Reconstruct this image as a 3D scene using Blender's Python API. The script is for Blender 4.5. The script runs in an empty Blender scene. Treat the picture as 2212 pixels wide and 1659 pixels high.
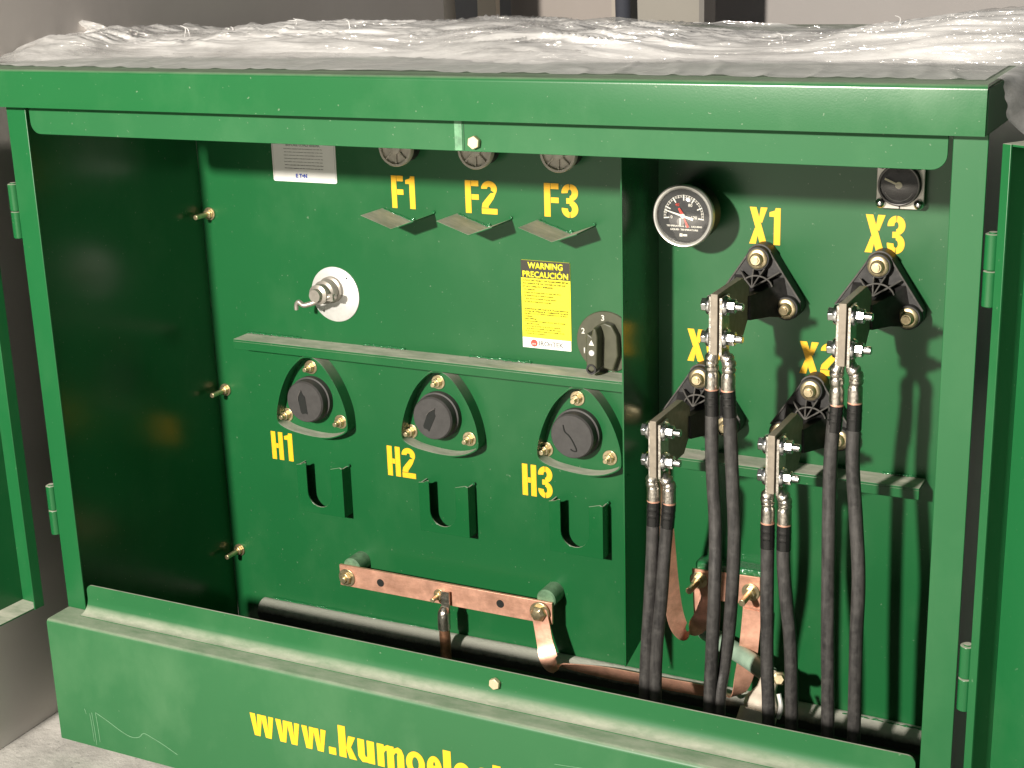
import bpy, bmesh, math, random
from mathutils import Vector, Matrix, noise
random.seed(7)
S = bpy.context.scene
PI = math.pi

# ------------------------------------------------------------------ camera
cam_d = bpy.data.cameras.new('camera'); cam = bpy.data.objects.new('camera', cam_d)
S.collection.objects.link(cam); S.camera = cam
cam_d.sensor_width = 36.0; cam_d.lens = 3256.4 / 2212 * 36
cam_d.clip_start = 0.05; cam_d.clip_end = 100
yaw, pitch, roll = math.radians(27.0096), math.radians(16.7088), math.radians(-1.7965)
f = Vector((-math.sin(yaw) * math.cos(pitch), math.cos(yaw) * math.cos(pitch), -math.sin(pitch)))
r = Vector((math.cos(yaw), math.sin(yaw), 0)); u = r.cross(f)
r2 = r * math.cos(roll) + u * math.sin(roll); u2 = -r * math.sin(roll) + u * math.cos(roll)
M = Matrix((r2, u2, -f)).transposed().to_4x4(); M.translation = Vector((1.9099, -1.9075, 1.2940))
cam.matrix_world = M

# ------------------------------------------------------------------ light
w = bpy.data.worlds.new('World'); S.world = w; w.use_nodes = True
bg = w.node_tree.nodes['Background']; bg.inputs[0].default_value = (0.74, 0.80, 0.86, 1); bg.inputs[1].default_value = 0.12
ld = bpy.data.lights.new('flood_lamp', 'POINT'); ld.energy = 1850; ld.color = (1.0, 0.93, 0.82); ld.shadow_soft_size = 0.10
lamp = bpy.data.objects.new('flood_lamp', ld); lamp.location = (0.28, -4.0, 2.13); S.collection.objects.link(lamp)
S.view_settings.view_transform = 'Standard'; S.view_settings.look = 'None'
S.view_settings.exposure = 0.0; S.view_settings.gamma = 1; S.view_settings.use_curve_mapping = False

# ------------------------------------------------------------------ materials
def new_mat(name):
    m = bpy.data.materials.new(name); m.use_nodes = True
    return m, m.node_tree.nodes, m.node_tree.links, m.node_tree.nodes['Principled BSDF']
def tex_co(N):
    t = N.new('ShaderNodeNewGeometry'); return t.outputs['Position']
def noise_n(N, L, scale, detail=4, rough=.55, vec=None, stretch=None):
    n = N.new('ShaderNodeTexNoise'); n.inputs['Scale'].default_value = scale
    n.inputs['Detail'].default_value = detail; n.inputs['Roughness'].default_value = rough
    v = vec or tex_co(N)
    if stretch:
        mp = N.new('ShaderNodeMapping'); mp.inputs['Scale'].default_value = stretch; L.new(v, mp.inputs[0]); v = mp.outputs[0]
    L.new(v, n.inputs['Vector']); return n.outputs['Fac']
def ramp(N, L, src, p0, p1, c0=(0, 0, 0, 1), c1=(1, 1, 1, 1)):
    c = N.new('ShaderNodeValToRGB'); c.color_ramp.elements[0].position = p0; c.color_ramp.elements[1].position = p1
    c.color_ramp.elements[0].color = c0; c.color_ramp.elements[1].color = c1; L.new(src, c.inputs[0]); return c.outputs[0]
def mixc(N, L, fac, a, b):
    m = N.new('ShaderNodeMix'); m.data_type = 'RGBA'
    for s, v in ((m.inputs[0], fac), (m.inputs[6], a), (m.inputs[7], b)):
        if isinstance(v, (tuple, float, int)): s.default_value = v
        else: L.new(v, s)
    return m.outputs[2]
def math_n(N, L, op, a, b, clamp=False):
    m = N.new('ShaderNodeMath'); m.operation = op; m.use_clamp = clamp
    for s, v in ((m.inputs[0], a), (m.inputs[1], b)):
        if isinstance(v, (float, int)): s.default_value = v
        else: L.new(v, s)
    return m.outputs[0]
def bump(N, L, P, h, strength, dist):
    b = N.new('ShaderNodeBump'); b.inputs['Strength'].default_value = strength; b.inputs['Distance'].default_value = dist
    L.new(h, b.inputs['Height']); L.new(b.outputs[0], P.inputs['Normal'])

def painted(name, base, rough=.33, dust=1.0, haze=.0, dust_col=(.56, .54, .46, 1), smudge=.10):
    """powder-coated sheet steel with settled dust on its level faces and faint hand smudges"""
    m, N, L, P = new_mat(name)
    n1 = noise_n(N, L, 3.0, 6); n2 = noise_n(N, L, 45, 5, .7); n3 = noise_n(N, L, 420, 2, .6)
    col = mixc(N, L, n1, tuple(c * .88 for c in base) + (1,), tuple(min(1, c * 1.12) for c in base) + (1,))
    sm = math_n(N, L, 'MULTIPLY', ramp(N, L, noise_n(N, L, 5.5, 7, .62, stretch=(1, 1, .7)), .50, .72), smudge)
    sm = math_n(N, L, 'ADD', sm, haze, True)
    col = mixc(N, L, sm, col, (.12, .24, .12, 1))
    specks = ramp(N, L, noise_n(N, L, 190, 1, .5), .775, .79)
    col = mixc(N, L, math_n(N, L, 'MULTIPLY', specks, .22), col, (.42, .44, .36, 1))
    g = N.new('ShaderNodeNewGeometry'); sx = N.new('ShaderNodeSeparateXYZ'); L.new(g.outputs['Normal'], sx.inputs[0])
    up = ramp(N, L, sx.outputs['Z'], .45, .98)
    patch = ramp(N, L, noise_n(N, L, 22, 7, .75, stretch=(.6, 1.6, 1)), .34, .66, (.48, .48, .48, 1), (1, 1, 1, 1))
    d = math_n(N, L, 'MULTIPLY', math_n(N, L, 'MULTIPLY', up, patch), dust, True)
    col = mixc(N, L, d, col, dust_col)
    L.new(col, P.inputs['Base Color'])
    rr = math_n(N, L, 'ADD', math_n(N, L, 'MULTIPLY', d, .55), math_n(N, L, 'ADD', rough, math_n(N, L, 'MULTIPLY', sm, .35)), True)
    L.new(rr, P.inputs['Roughness']); P.inputs['Specular IOR Level'].default_value = .45
    bump(N, L, P, n3, .10, .0005)
    return m
GREEN = (0.009, 0.101, 0.029)
M_green = painted('green_paint', GREEN)
M_green_dusty = painted('green_paint_dusty', GREEN, .52, .8, .03, smudge=.14); M_green_dusty.node_tree.nodes['Principled BSDF'].inputs['Specular IOR Level'].default_value = .28
M_green_clean = painted('green_paint_clean', GREEN, .22, .9, 0, smudge=.1)

def simple(name, col, rough=.5, metal=0.0, spec=.5, nscale=None, namp=.15, bumps=None, coat=0):
    m, N, L, P = new_mat(name)
    P.inputs['Roughness'].default_value = rough; P.inputs['Metallic'].default_value = metal
    P.inputs['Specular IOR Level'].default_value = spec; P.inputs['Coat Weight'].default_value = coat
    if nscale:
        n = noise_n(N, L, nscale, 5, .65)
        a = tuple(max(0, c * (1 - namp)) for c in col) + (1,); b = tuple(min(1, c * (1 + namp)) for c in col) + (1,)
        L.new(mixc(N, L, ramp(N, L, n, .3, .7), a, b), P.inputs['Base Color'])
    else: P.inputs['Base Color'].default_value = tuple(col) + (1,)
    if bumps: bump(N, L, P, noise_n(N, L, bumps[0], 4, .6), bumps[1], bumps[2])
    return m
def stencil_paint():
    m, N, L, P = new_mat('yellow_stencil_paint')
    c = mixc(N, L, noise_n(N, L, 25, 6, .7), (.84, .42, .010, 1), (.96, .55, .016, 1))
    c = mixc(N, L, math_n(N, L, 'MULTIPLY', ramp(N, L, noise_n(N, L, 110, 6, .75), .66, .72), .5), c, (.20, .24, .03, 1))
    L.new(c, P.inputs['Base Color']); P.inputs['Roughness'].default_value = .55; return m
M_yellow = stencil_paint()
M_black = simple('black_moulded_plastic', (.022, .021, .021), .55, nscale=70, namp=.5, bumps=(300, .2, .001))
M_blackedge = simple('dusty_black_plastic', (.085, .08, .075), .75, nscale=90, namp=.4)
M_cap = simple('dark_grey_rubber', (.048, .046, .045), .62, nscale=60, namp=.2, bumps=(250, .15, .001))
M_zinc = simple('bright_zinc', (.72, .72, .72), .24, 1.0, nscale=120, namp=.15)
M_brass = simple('yellow_zinc', (.62, .52, .33), .34, .9, nscale=90, namp=.3)
M_tin = simple('tinned_lug', (.50, .47, .42), .32, 1.0, nscale=150, namp=.3, bumps=(90, .6, .003))
M_tinflat = simple('tinned_copper_bar', (.25, .215, .17), .5, .15, nscale=80, namp=.2)
M_copper = simple('copper', (.80, .43, .31), .45, .6, nscale=30, namp=.28, bumps=(60, .15, .001))
def tarnish(m):
    N, L = m.node_tree.nodes, m.node_tree.links; P = N['Principled BSDF']; src = P.inputs['Base Color'].links[0].from_socket
    t_ = ramp(N, L, noise_n(N, L, 14, 8, .75, stretch=(.5, 1, 2)), .48, .68); L.new(mixc(N, L, math_n(N, L, 'MULTIPLY', t_, .55), src, (.36, .17, .10, 1)), P.inputs['Base Color'])
    L.new(ramp(N, L, noise_n(N, L, 25, 6, .7), .3, .7, (.32,) * 3 + (1,), (.58,) * 3 + (1,)), P.inputs['Roughness'])
tarnish(M_copper)
M_copper_dark = simple('bare_copper_wire', (.33, .17, .10), .5, .8, nscale=80, namp=.4)
def cable_mat():
    m, N, L, P = new_mat('black_cable_rubber')
    a = ramp(N, L, noise_n(N, L, 120, 5, .65, stretch=(1, 1, .10)), .38, .72); b = ramp(N, L, noise_n(N, L, 60, 6, .75), .45, .75)
    c = mixc(N, L, a, (.022, .021, .021, 1), (.066, .062, .060, 1)); c = mixc(N, L, math_n(N, L, 'MULTIPLY', b, .6), c, (.11, .105, .10, 1))
    L.new(c, P.inputs['Base Color']); P.inputs['Roughness'].default_value = .48; bump(N, L, P, noise_n(N, L, 200, 4, .6), .35, .0015); return m
M_cable = cable_mat()
M_shrink = simple('glossy_black_tape', (.012, .012, .012), .18)
M_alu = simple('cast_aluminium', (.66, .655, .64), .42, .35, nscale=50, namp=.1, bumps=(40, .25, .002))
M_pewter = simple('worn_cast_handle', (.40, .37, .33), .38, .6, nscale=60, namp=.2)
M_white = simple('white_label', (.80, .80, .77), .45, nscale=40, namp=.03)
M_ylabel = simple('yellow_label', (.90, .82, .03), .45, nscale=40, namp=.04)
M_header = simple('black_label_header', (.035, .032, .022), .45)
M_ink = simple('dark_ink', (.045, .045, .04), .5)
M_inkolive = simple('olive_ink', (.11, .10, .008), .5)
M_inkgrey = simple('grey_ink', (.30, .31, .30), .5)
M_blue = simple('blue_ink', (.05, .09, .50), .5)
M_red = simple('red_ink', (.55, .07, .05), .5)
M_redp = simple('red_pointer', (.60, .05, .03), .4)
M_dial = simple('black_dial_face', (.016, .017, .017), .4)
M_wht = simple('white_dial_paint', (.80, .78, .70), .5)
M_cream = simple('cream_valve_body', (.62, .54, .45), .35, nscale=40, namp=.15)
M_greyplas = simple('grey_plastic_cap', (.50, .47, .40), .5, nscale=50, namp=.12)
M_olive = simple('olive_grey_plastic', (.068, .069, .043), .42, nscale=60, namp=.15)
M_weld = simple('painted_weld', (.016, .135, .045), .10, 0, .9, bumps=(140, .9, .004))
M_dark = simple('dark_tank_steel', (.012, .03, .018), .6)
def glass_mat():
    m = bpy.data.materials.new('clear_cover'); m.use_nodes = True; N = m.node_tree.nodes; L = m.node_tree.links
    N.clear(); o = N.new('ShaderNodeOutputMaterial'); mx = N.new('ShaderNodeMixShader'); t = N.new('ShaderNodeBsdfTransparent')
    g = N.new('ShaderNodeBsdfGlossy'); g.inputs['Roughness'].default_value = .06
    mx.inputs[0].default_value = .10; L.new(t.outputs[0], mx.inputs[1]); L.new(g.outputs[0], mx.inputs[2]); L.new(mx.outputs[0], o.inputs[0]); return m
M_glass = glass_mat(); M_glass2 = glass_mat(); M_glass2.node_tree.nodes['Mix Shader'].inputs[0].default_value = .035
def film_mat(name, opac, seed, var=.17):
    m = bpy.data.materials.new(name); m.use_nodes = True; N = m.node_tree.nodes; L = m.node_tree.links
    N.clear(); o = N.new('ShaderNodeOutputMaterial')
    t = N.new('ShaderNodeBsdfTransparent'); t.inputs[0].default_value = (.95, .95, .95, 1)
    d = N.new('ShaderNodeBsdfDiffuse'); d.inputs[0].default_value = (.95, .94, .935, 1)
    tr = N.new('ShaderNodeBsdfTranslucent'); tr.inputs[0].default_value = (.95, .94, .935, 1)
    g = N.new('ShaderNodeBsdfGlossy'); g.inputs['Roughness'].default_value = .10; g.inputs[0].default_value = (1, .98, .97, 1)
    b = N.new('ShaderNodeBump'); b.inputs['Strength'].default_value = 1.0; b.inputs['Distance'].default_value = .030
    nn = noise_n(N, L, 24, 4, .62, stretch=(.22, 1.5, 2.2)); L.new(nn, b.inputs['Height'])
    L.new(b.outputs[0], g.inputs['Normal'])
    m1 = N.new('ShaderNodeMixShader'); m1.inputs[0].default_value = .30; L.new(d.outputs[0], m1.inputs[1]); L.new(tr.outputs[0], m1.inputs[2])
    m2 = N.new('ShaderNodeMixShader'); L.new(m1.outputs[0], m2.inputs[2]); L.new(t.outputs[0], m2.inputs[1])
    lay = ramp(N, L, noise_n(N, L, 7 + seed, 6, .65, stretch=(.5, 1.5, 2.5)), .38, .62, (opac - var,) * 3 + (1,), (opac + var,) * 3 + (1,))
    L.new(lay, m2.inputs[0])
    m3 = N.new('ShaderNodeMixShader'); L.new(ramp(N, L, noise_n(N, L, 4.5 + seed * .3, 5, .6, stretch=(1, 1.4, 1.4)), .42, .62, (.03, .03, .03, 1), (.24, .24, .24, 1)), m3.inputs[0]); L.new(m2.outputs[0], m3.inputs[1]); L.new(g.outputs[0], m3.inputs[2])
    L.new(m3.outputs[0], o.inputs[0]); return m
M_film = film_mat('milky_stretch_film', .58, 0, .34)
M_film2 = film_mat('thin_stretch_film', .34, 3, .30)

# ------------------------------------------------------------------ mesh helpers
WORLD = {}
def empty(name, loc):
    o = bpy.data.objects.new(name, None); o.empty_display_size = .02; S.collection.objects.link(o); o.location = loc; WORLD[o] = Vector(loc); return o
def tag(o, label=None, cat=None, group=None, kind=None):
    for k, v in (('label', label), ('category', cat), ('group', group), ('kind', kind)):
        if v: o[k] = v
    return o
class MB:
    def __init__(s): s.bm = bmesh.new()
    def box(s, x0, x1, y0, y1, z0, z1):
        vs = [s.bm.verts.new((x, y, z)) for x in (x0, x1) for y in (y0, y1) for z in (z0, z1)]
        for q in ((0, 1, 3, 2), (4, 6, 7, 5), (0, 4, 5, 1), (2, 3, 7, 6), (0, 2, 6, 4), (1, 5, 7, 3)): s.bm.faces.new([vs[i] for i in q])
        return s
    def prism(s, pts, axis, a, b):
        """extrude a 2-D outline along an axis; pts are the two other coordinates in xyz order"""
        def v(p, t): return {'x': (t, p[0], p[1]), 'y': (p[0], t, p[1]), 'z': (p[0], p[1], t)}[axis]
        A = [s.bm.verts.new(v(p, a)) for p in pts]; B = [s.bm.verts.new(v(p, b)) for p in pts]; n = len(pts)
        s.bm.faces.new(A); s.bm.faces.new(B[::-1])
        for i in range(n): s.bm.faces.new((A[i], B[i], B[(i + 1) % n], A[(i + 1) % n]))
        return s
    def sheet(s, prof, x0, x1, th=.003, nx=1):
        """profile polyline (y,z) extruded in x, given a thickness"""
        P = [Vector((p[0], p[1])) for p in prof]; off = []
        for i, p in enumerate(P):
            t = (P[min(i + 1, len(P) - 1)] - P[max(i - 1, 0)]).normalized(); off.append(p + Vector((-t.y, t.x)) * -th)
        s.prism([tuple(p) for p in P] + [tuple(p) for p in off[::-1]], 'x', x0, x1); return s
    def cyl(s, p, d, rad, length, seg=24, r2=None, hexa=False, rot=0):
        d = Vector(d).normalized(); q = d.to_track_quat('Z', 'Y').to_matrix(); p = Vector(p); n = 6 if hexa else seg
        r2 = rad if r2 is None else r2
        A = []; B = []
        for i in range(n):
            a = 2 * PI * i / n + rot; c = Vector((math.cos(a), math.sin(a), 0))
            A.append(s.bm.verts.new(p + q @ (c * rad))); B.append(s.bm.verts.new(p + q @ (c * r2) + d * length))
        s.bm.faces.new(A[::-1]); s.bm.faces.new(B)
        for i in range(n): s.bm.faces.new((A[i], A[(i + 1) % n], B[(i + 1) % n], B[i]))
        return s
    def lathe(s, p, d, prof, seg=48, squash=1):
        d = Vector(d).normalized(); q = d.to_track_quat('Z', 'Y').to_matrix(); p = Vector(p); R = []
        for (rad, h) in prof:
            if rad < 1e-6: R.append([s.bm.verts.new(p + d * h)])
            else: R.append([s.bm.verts.new(p + q @ Vector((math.cos(2 * PI * i / seg) * rad, math.sin(2 * PI * i / seg) * rad, 0)) + d * h) for i in range(seg)])
        for a, b in zip(R, R[1:]):
            for i in range(seg):
                j = (i + 1) % seg
                if len(a) == 1 and len(b) == 1: continue
                if len(a) == 1: s.bm.faces.new((a[0], b[j], b[i]))
                elif len(b) == 1: s.bm.faces.new((a[i], a[j], b[0]))
                else: s.bm.faces.new((a[i], a[j], b[j], b[i]))
        return s
    def tube(s, pts, rad, seg=14, radf=None, flat=None, samp=6):
        pts = smooth(pts, samp); n = len(pts); rings = []; prev = None
        for i, p in enumerate(pts):
            t = (pts[min(i + 1, n - 1)] - pts[max(i - 1, 0)]).normalized()
            up = prev or (Vector((0, 1, 0)) if abs(t.y) < .9 else Vector((1, 0, 0)))
            x = (up - t * up.dot(t)).normalized(); prev = x; y = t.cross(x)
            rr = radf(i / (n - 1)) * rad if radf else rad
            rings.append([s.bm.verts.new(p + x * math.cos(2 * PI * k / seg) * rr + y * math.sin(2 * PI * k / seg) * rr) for k in range(seg)])
        for a, b in zip(rings, rings[1:]):
            for k in range(seg): s.bm.faces.new((a[k], a[(k + 1) % seg], b[(k + 1) % seg], b[k]))
        s.bm.faces.new(rings[0][::-1]); s.bm.faces.new(rings[-1]); return s
    def strap(s, pts, wdirs, wid, th, samp=8):
        """flat metal strap swept along pts; wdirs gives its width direction at each point"""
        P = smooth(pts, samp); Wd = smooth(wdirs, samp); n = len(P); rings = []
        for i, p in enumerate(P):
            t = (P[min(i + 1, n - 1)] - P[max(i - 1, 0)]).normalized(); wv = (Wd[i] - t * Wd[i].dot(t)).normalized(); nv = t.cross(wv)
            rings.append([s.bm.verts.new(p + wv * a * wid / 2 + nv * b * th / 2) for a, b in ((-1, -1), (1, -1), (1, 1), (-1, 1))])
        for a, b in zip(rings, rings[1:]):
            for k in range(4): s.bm.faces.new((a[k], a[(k + 1) % 4], b[(k + 1) % 4], b[k]))
        s.bm.faces.new(rings[0][::-1]); s.bm.faces.new(rings[-1]); return s
    def build(s, name, mat, parent=None, bevel=0, seg=2, angle=35, label=None):
        bm = s.bm; bmesh.ops.recalc_face_normals(bm, faces=bm.faces)
        lo = Vector((min(v.co[i] for v in bm.verts) for i in range(3))); hi = Vector((max(v.co[i] for v in bm.verts) for i in range(3)))
        c = (lo + hi) / 2
        for v in bm.verts: v.co -= c
        me = bpy.data.meshes.new(name); bm.to_mesh(me); bm.free()
        me.polygons.foreach_set('use_smooth', [True] * len(me.polygons)); me.set_sharp_from_angle(angle=math.radians(angle))
        o = bpy.data.objects.new(name, me); S.collection.objects.link(o); me.materials.append(mat)
        if parent: o.parent = parent; o.location = c - WORLD[parent]
        else: o.location = c
        WORLD[o] = c
        if bevel:
            b = o.modifiers.new('bevel', 'BEVEL'); b.width = bevel; b.segments = seg; b.limit_method = 'ANGLE'; b.angle_limit = math.radians(40); b.harden_normals = False
        if label: o['label'] = label
        return o
def smooth(pts, k):
    P = [Vector(p) for p in pts]
    if len(P) < 3 or k < 2: return P
    out = []
    for i in range(len(P) - 1):
        p0 = P[max(i - 1, 0)]; p1 = P[i]; p2 = P[i + 1]; p3 = P[min(i + 2, len(P) - 1)]
        for j in range(k):
            t = j / k; out.append(.5 * ((2 * p1) + (p2 - p0) * t + (2 * p0 - 5 * p1 + 4 * p2 - p3) * t * t + (3 * p1 - p0 - 3 * p2 + p3) * t ** 3))
    out.append(P[-1]); return out
def copy_tree(o, parent=None, shift=(0, 0, 0)):
    c = o.copy(); S.collection.objects.link(c); c.parent = parent
    if not parent or shift != (0, 0, 0): c.location = o.location + Vector(shift)
    WORLD[c] = WORLD[o] + Vector(shift)
    for ch in list(o.children): copy_tree(ch, c)
    return c
def rrect(x0, x1, z0, z1, rr, which='all', n=6):
    out = []
    for (cx, cz, a0, nm) in ((x1 - rr, z1 - rr, 0, 'tr'), (x0 + rr, z1 - rr, 90, 'tl'), (x0 + rr, z0 + rr, 180, 'bl'), (x1 - rr, z0 + rr, 270, 'br')):
        if which == 'all' or nm in which:
            for i in range(n + 1):
                a = math.radians(a0 + 90 * i / n); out.append((cx + rr * math.cos(a), cz + rr * math.sin(a)))
        else: out.append({'tr': (x1, z1), 'tl': (x0, z1), 'bl': (x0, z0), 'br': (x1, z0)}[nm])
    return out
def text_mesh(name, txt, mat, parent, x, z, y, h, width=None, bold=0, extrude=.0004, align='LEFT', spacing=1.0, rot=0, label=None):
    """lettering as real geometry facing -y; h = height of the letter block, width = overall width if given"""
    cu = bpy.data.curves.new(name, 'FONT'); cu.body = txt; cu.size = 1; cu.offset = bold; cu.extrude = 0; cu.space_character = spacing; cu.resolution_u = 3
    t = bpy.data.objects.new(name, cu); S.collection.objects.link(t)
    dg = bpy.context.evaluated_depsgraph_get(); me = bpy.data.meshes.new_from_object(t.evaluated_get(dg))
    bpy.data.objects.remove(t); bpy.data.curves.remove(cu)
    xs = [v.co.x for v in me.vertices]; ys = [v.co.y for v in me.vertices]
    x0, x1, y0, y1 = min(xs), max(xs), min(ys), max(ys); sc = h / (y1 - y0); sx = width / (x1 - x0) if width else sc
    ox = {'LEFT': 0, 'CENTER': -(x1 - x0) * sx / 2, 'RIGHT': -(x1 - x0) * sx}[align]
    ca, sa = math.cos(rot), math.sin(rot)
    for v in me.vertices:
        px = (v.co.x - x0) * sx + ox; pz = (v.co.y - y0) * sc
        v.co = Vector((px * ca - pz * sa, 0, px * sa + pz * ca))
    me.materials.append(mat); me.name = name
    bm = bmesh.new(); bm.from_mesh(me)
    g = bmesh.ops.extrude_face_region(bm, geom=bm.faces[:]); bmesh.ops.translate(bm, verts=[e for e in g['geom'] if isinstance(e, bmesh.types.BMVert)], vec=(0, -extrude, 0))
    bmesh.ops.recalc_face_normals(bm, faces=bm.faces); bm.to_mesh(me); bm.free()
    o = bpy.data.objects.new(name, me); S.collection.objects.link(o); p = Vector((x, y, z)); WORLD[o] = p
    if parent: o.parent = parent; o.location = p - WORLD[parent]
    else: o.location = p
    if label: o['label'] = label
    return o

# stencil glyphs on a unit cell: list of polygons, width
def band(cx, cz, rx, rz, t, a0, a1, n=14, tz=None):
    tz = tz or t
    o = [(cx + rx * math.cos(math.radians(a0 + (a1 - a0) * i / n)), cz + rz * math.sin(math.radians(a0 + (a1 - a0) * i / n))) for i in range(n + 1)]
    q = [(cx + (rx - t) * math.cos(math.radians(a0 + (a1 - a0) * i / n)), cz + (rz - tz) * math.sin(math.radians(a0 + (a1 - a0) * i / n))) for i in range(n + 1)]
    return o + q[::-1]
T = .17
GL = {
 'F': ([[(0, 0), (T, 0), (T, 1), (0, 1)], [(T + .014, .83), (.40, .83), (.40, 1), (T + .014, 1)], [(T + .014, .42), (.40, .42), (.40, .58), (T + .014, .58)]], .42),
 'H': ([[(0, 0), (T, 0), (T, 1), (0, 1)], [(.28, 0), (.28 + T, 0), (.28 + T, 1), (.28, 1)], [(T + .006, .42), (.274, .42), (.274, .58), (T + .006, .58)]], .45),
 'X': ([[(0, 1), (T * 1.1, 1), (.50, 0), (.50 - T * 1.15, 0)], [(0, 0), (T * 1.1, 0), (.255, .36), (.155, .44)], [(.50, 1), (.50 - T * 1.1, 1), (.262, .66), (.352, .575)]], .50),
 '1': ([[(.13, 0), (.31, 0), (.31, 1), (.17, 1), (.15, .93), (0, .88), (0, .76), (.13, .76)]], .31),
 '2': ([band(.23, .77, .23, .235, T, 182, 90, tz=.17), band(.23, .77, .23, .235, T, 90, -35, tz=.17) + [], [(.275, .64), (.43, .66), (.36, .48), (.20, .24), (.20, .19), (0, .19), (.03, .33), (.16, .50)], [(0, 0), (.46, 0), (.46, .17), (0, .17)]], .46),
 '3': ([band(.225, .745, .225, .255, T, 186, 94, tz=.16), band(.225, .745, .225, .255, T, 86, -92, tz=.16), band(.225, .26, .225, .26, T, 92, -86, tz=.16), band(.225, .26, .225, .26, T, -94, -186, tz=.16), [(.13, .42), (.24, .42), (.24, .58), (.13, .58)]], .45),
 '0': ([band(.22, .5, .22, .5, .15, 94, 266, tz=.17), band(.22, .5, .22, .5, .15, 86, -86, tz=.17)], .44),
}
def stencil(parent, txt, x0, x1, z0, z1, y):
    tot = sum(GL[c][1] for c in txt) + .06 * (len(txt) - 1); h = z1 - z0; sx = (x1 - x0) / tot
    mb = MB(); cx = 0
    for i, c in enumerate(txt):
        for k, poly in enumerate(GL[c][0]): mb.prism([(x0 + (cx + p[0]) * sx, z0 + p[1] * h) for p in poly], 'y', y - .0006 - .00008 * k, y + .0004)
        cx += GL[c][1] + .06
    return mb.build('stencil_marking', M_yellow, parent, label='yellow stencilled marking ' + txt)

# ------------------------------------------------------------------ setting
D = .4915; W = 1.6; PW = .0422; ZL = .1194
def concrete():
    m, N, L, P = new_mat('pale_concrete')
    c = mixc(N, L, ramp(N, L, noise_n(N, L, 6, 9, .7), .35, .65), (.36, .345, .325, 1), (.60, .575, .54, 1))
    c = mixc(N, L, ramp(N, L, noise_n(N, L, 90, 4, .6), .62, .72), c, (.25, .24, .225, 1))
    L.new(c, P.inputs['Base Color']); P.inputs['Roughness'].default_value = .85
    bump(N, L, P, noise_n(N, L, 40, 6, .7), .5, .006); return m
g = MB(); g.box(-14, 14, -14, 14, -.35, -.15); tag(g.build('ground', concrete()), kind='structure')
def wallm(name, a, b, rough=.8):
    m, N, L, P = new_mat(name); c = mixc(N, L, ramp(N, L, noise_n(N, L, 1.2, 7, .6), .3, .7), a + (1,), b + (1,)); L.new(c, P.inputs['Base Color'])
    P.inputs['Roughness'].default_value = rough; bump(N, L, P, noise_n(N, L, 60, 5, .6), .08, .002); return m
g = MB(); g.box(-6, 6, 3.0, 3.2, -.148, 3.2); tag(g.build('back_wall', wallm('pale_plaster', (.46, .43, .42), (.52, .49, .48))), kind='structure')

# ---- things standing behind the transformer
# an unlit boundary wall runs back from beside the left door
g = MB(); g.prism([(-.112, -.115), (-.142, 1.78), (-.44, 1.78), (-.41, -.115)], 'z', -.149, 3.0); tag(g.build('side_wall', wallm('grey_wall_plaster', (.52, .485, .455), (.66, .62, .59))), kind='structure')
t = empty('board_stack', (0, 2.6, -.15)); tag(t, 'grey brown boards standing upright behind the middle of the film', 'boards')
mbd = wallm('grey_brown_board', (.36, .32, .295), (.43, .385, .36)); mbd2 = wallm('olive_grey_board', (.33, .31, .275), (.40, .375, .335))
MB().box(-.30, .055, 2.50, 2.53, -.14, 2.0).build('board', mbd, t, bevel=.003)
MB().box(.085, .36, 2.46, 2.49, -.14, 2.0).build('board', mbd2, t, bevel=.003)
MB().box(.36, .376, 2.42, 2.52, -.14, 2.0).build('edge_batten', wallm('dark_batten', (.20, .19, .175), (.26, .245, .23)), t)
MB().box(.056, .072, 2.48, 2.50, -.14, 2.0).build('edge_strip', wallm('pale_strip', (.42, .38, .33), (.5, .45, .4)), t)
def post_thing(name, x0, x1, lean, mat, label, cat, rnd=False):
    mb = MB()
    if rnd: mb.tube([((x0 + x1) / 2 - lean, 2.40, -.145), ((x0 + x1) / 2, 2.40, 1.0), ((x0 + x1) / 2 + lean, 2.40, 2.1)], (x1 - x0) / 2, 16)
    else: mb.prism([(x0 - lean, -.145), (x1 - lean, -.145), (x1 + lean, 2.1), (x0 + lean, 2.1)], 'y', 2.38, 2.41)
    tag(mb.build(name, mat, bevel=0 if rnd else .002), label, cat)
post_thing('wooden_post', -.357, -.292, .01, wallm('pale_timber', (.66, .58, .47), (.78, .70, .58)), 'pale wooden post showing above the film right of the dark gap', 'post')
post_thing('curved_conduit', -.485, -.445, -.05, wallm('worn_conduit', (.50, .46, .40), (.64, .59, .52)), 'leaning weathered conduit above the film left of the wooden post', 'conduit', True)
post_thing('hanging_hose', .105, .152, -.02, wallm('blue_black_hose', (.03, .035, .05), (.06, .065, .085)), 'dark blue black hose hanging against the boards behind the film', 'hose', True)
t = empty('shadowed_partition', (-.45, 2.7, -.15)); tag(t, 'dark slate grey partition in the gap between conduit and wooden post', 'partition')
MB().box(-1.6, -.31, 2.60, 2.64, -.14, 2.2).build('partition_panel', wallm('slate_panel', (.22, .225, .24), (.27, .275, .29)), t)

# ------------------------------------------------------------------ transformer cabinet
CAB = empty('transformer_cabinet', (.8, .25, -.15)); tag(CAB, 'green steel pad mounted transformer cabinet with both doors swung open', 'transformer')
B = lambda: MB()
# tank wall that closes the two compartments
tank = B().box(0.002, W - .002, D, D + .5, -.148, 1.0905).build('tank_wall', M_green, CAB)
B().box(0, .0025, .003, D - .001, -.12, 1.04).build('side_wall', M_green_clean, CAB)
B().box(W - .0025, W, .003, D - .001, -.12, 1.04).build('side_wall', M_green_clean, CAB)
for x0, x1 in ((0, PW), (W - PW, W)):
    B().box(x0, x1, 0, .003, ZL + .0005, 1.0395).build('door_post', M_green, CAB, bevel=.0008)
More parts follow.
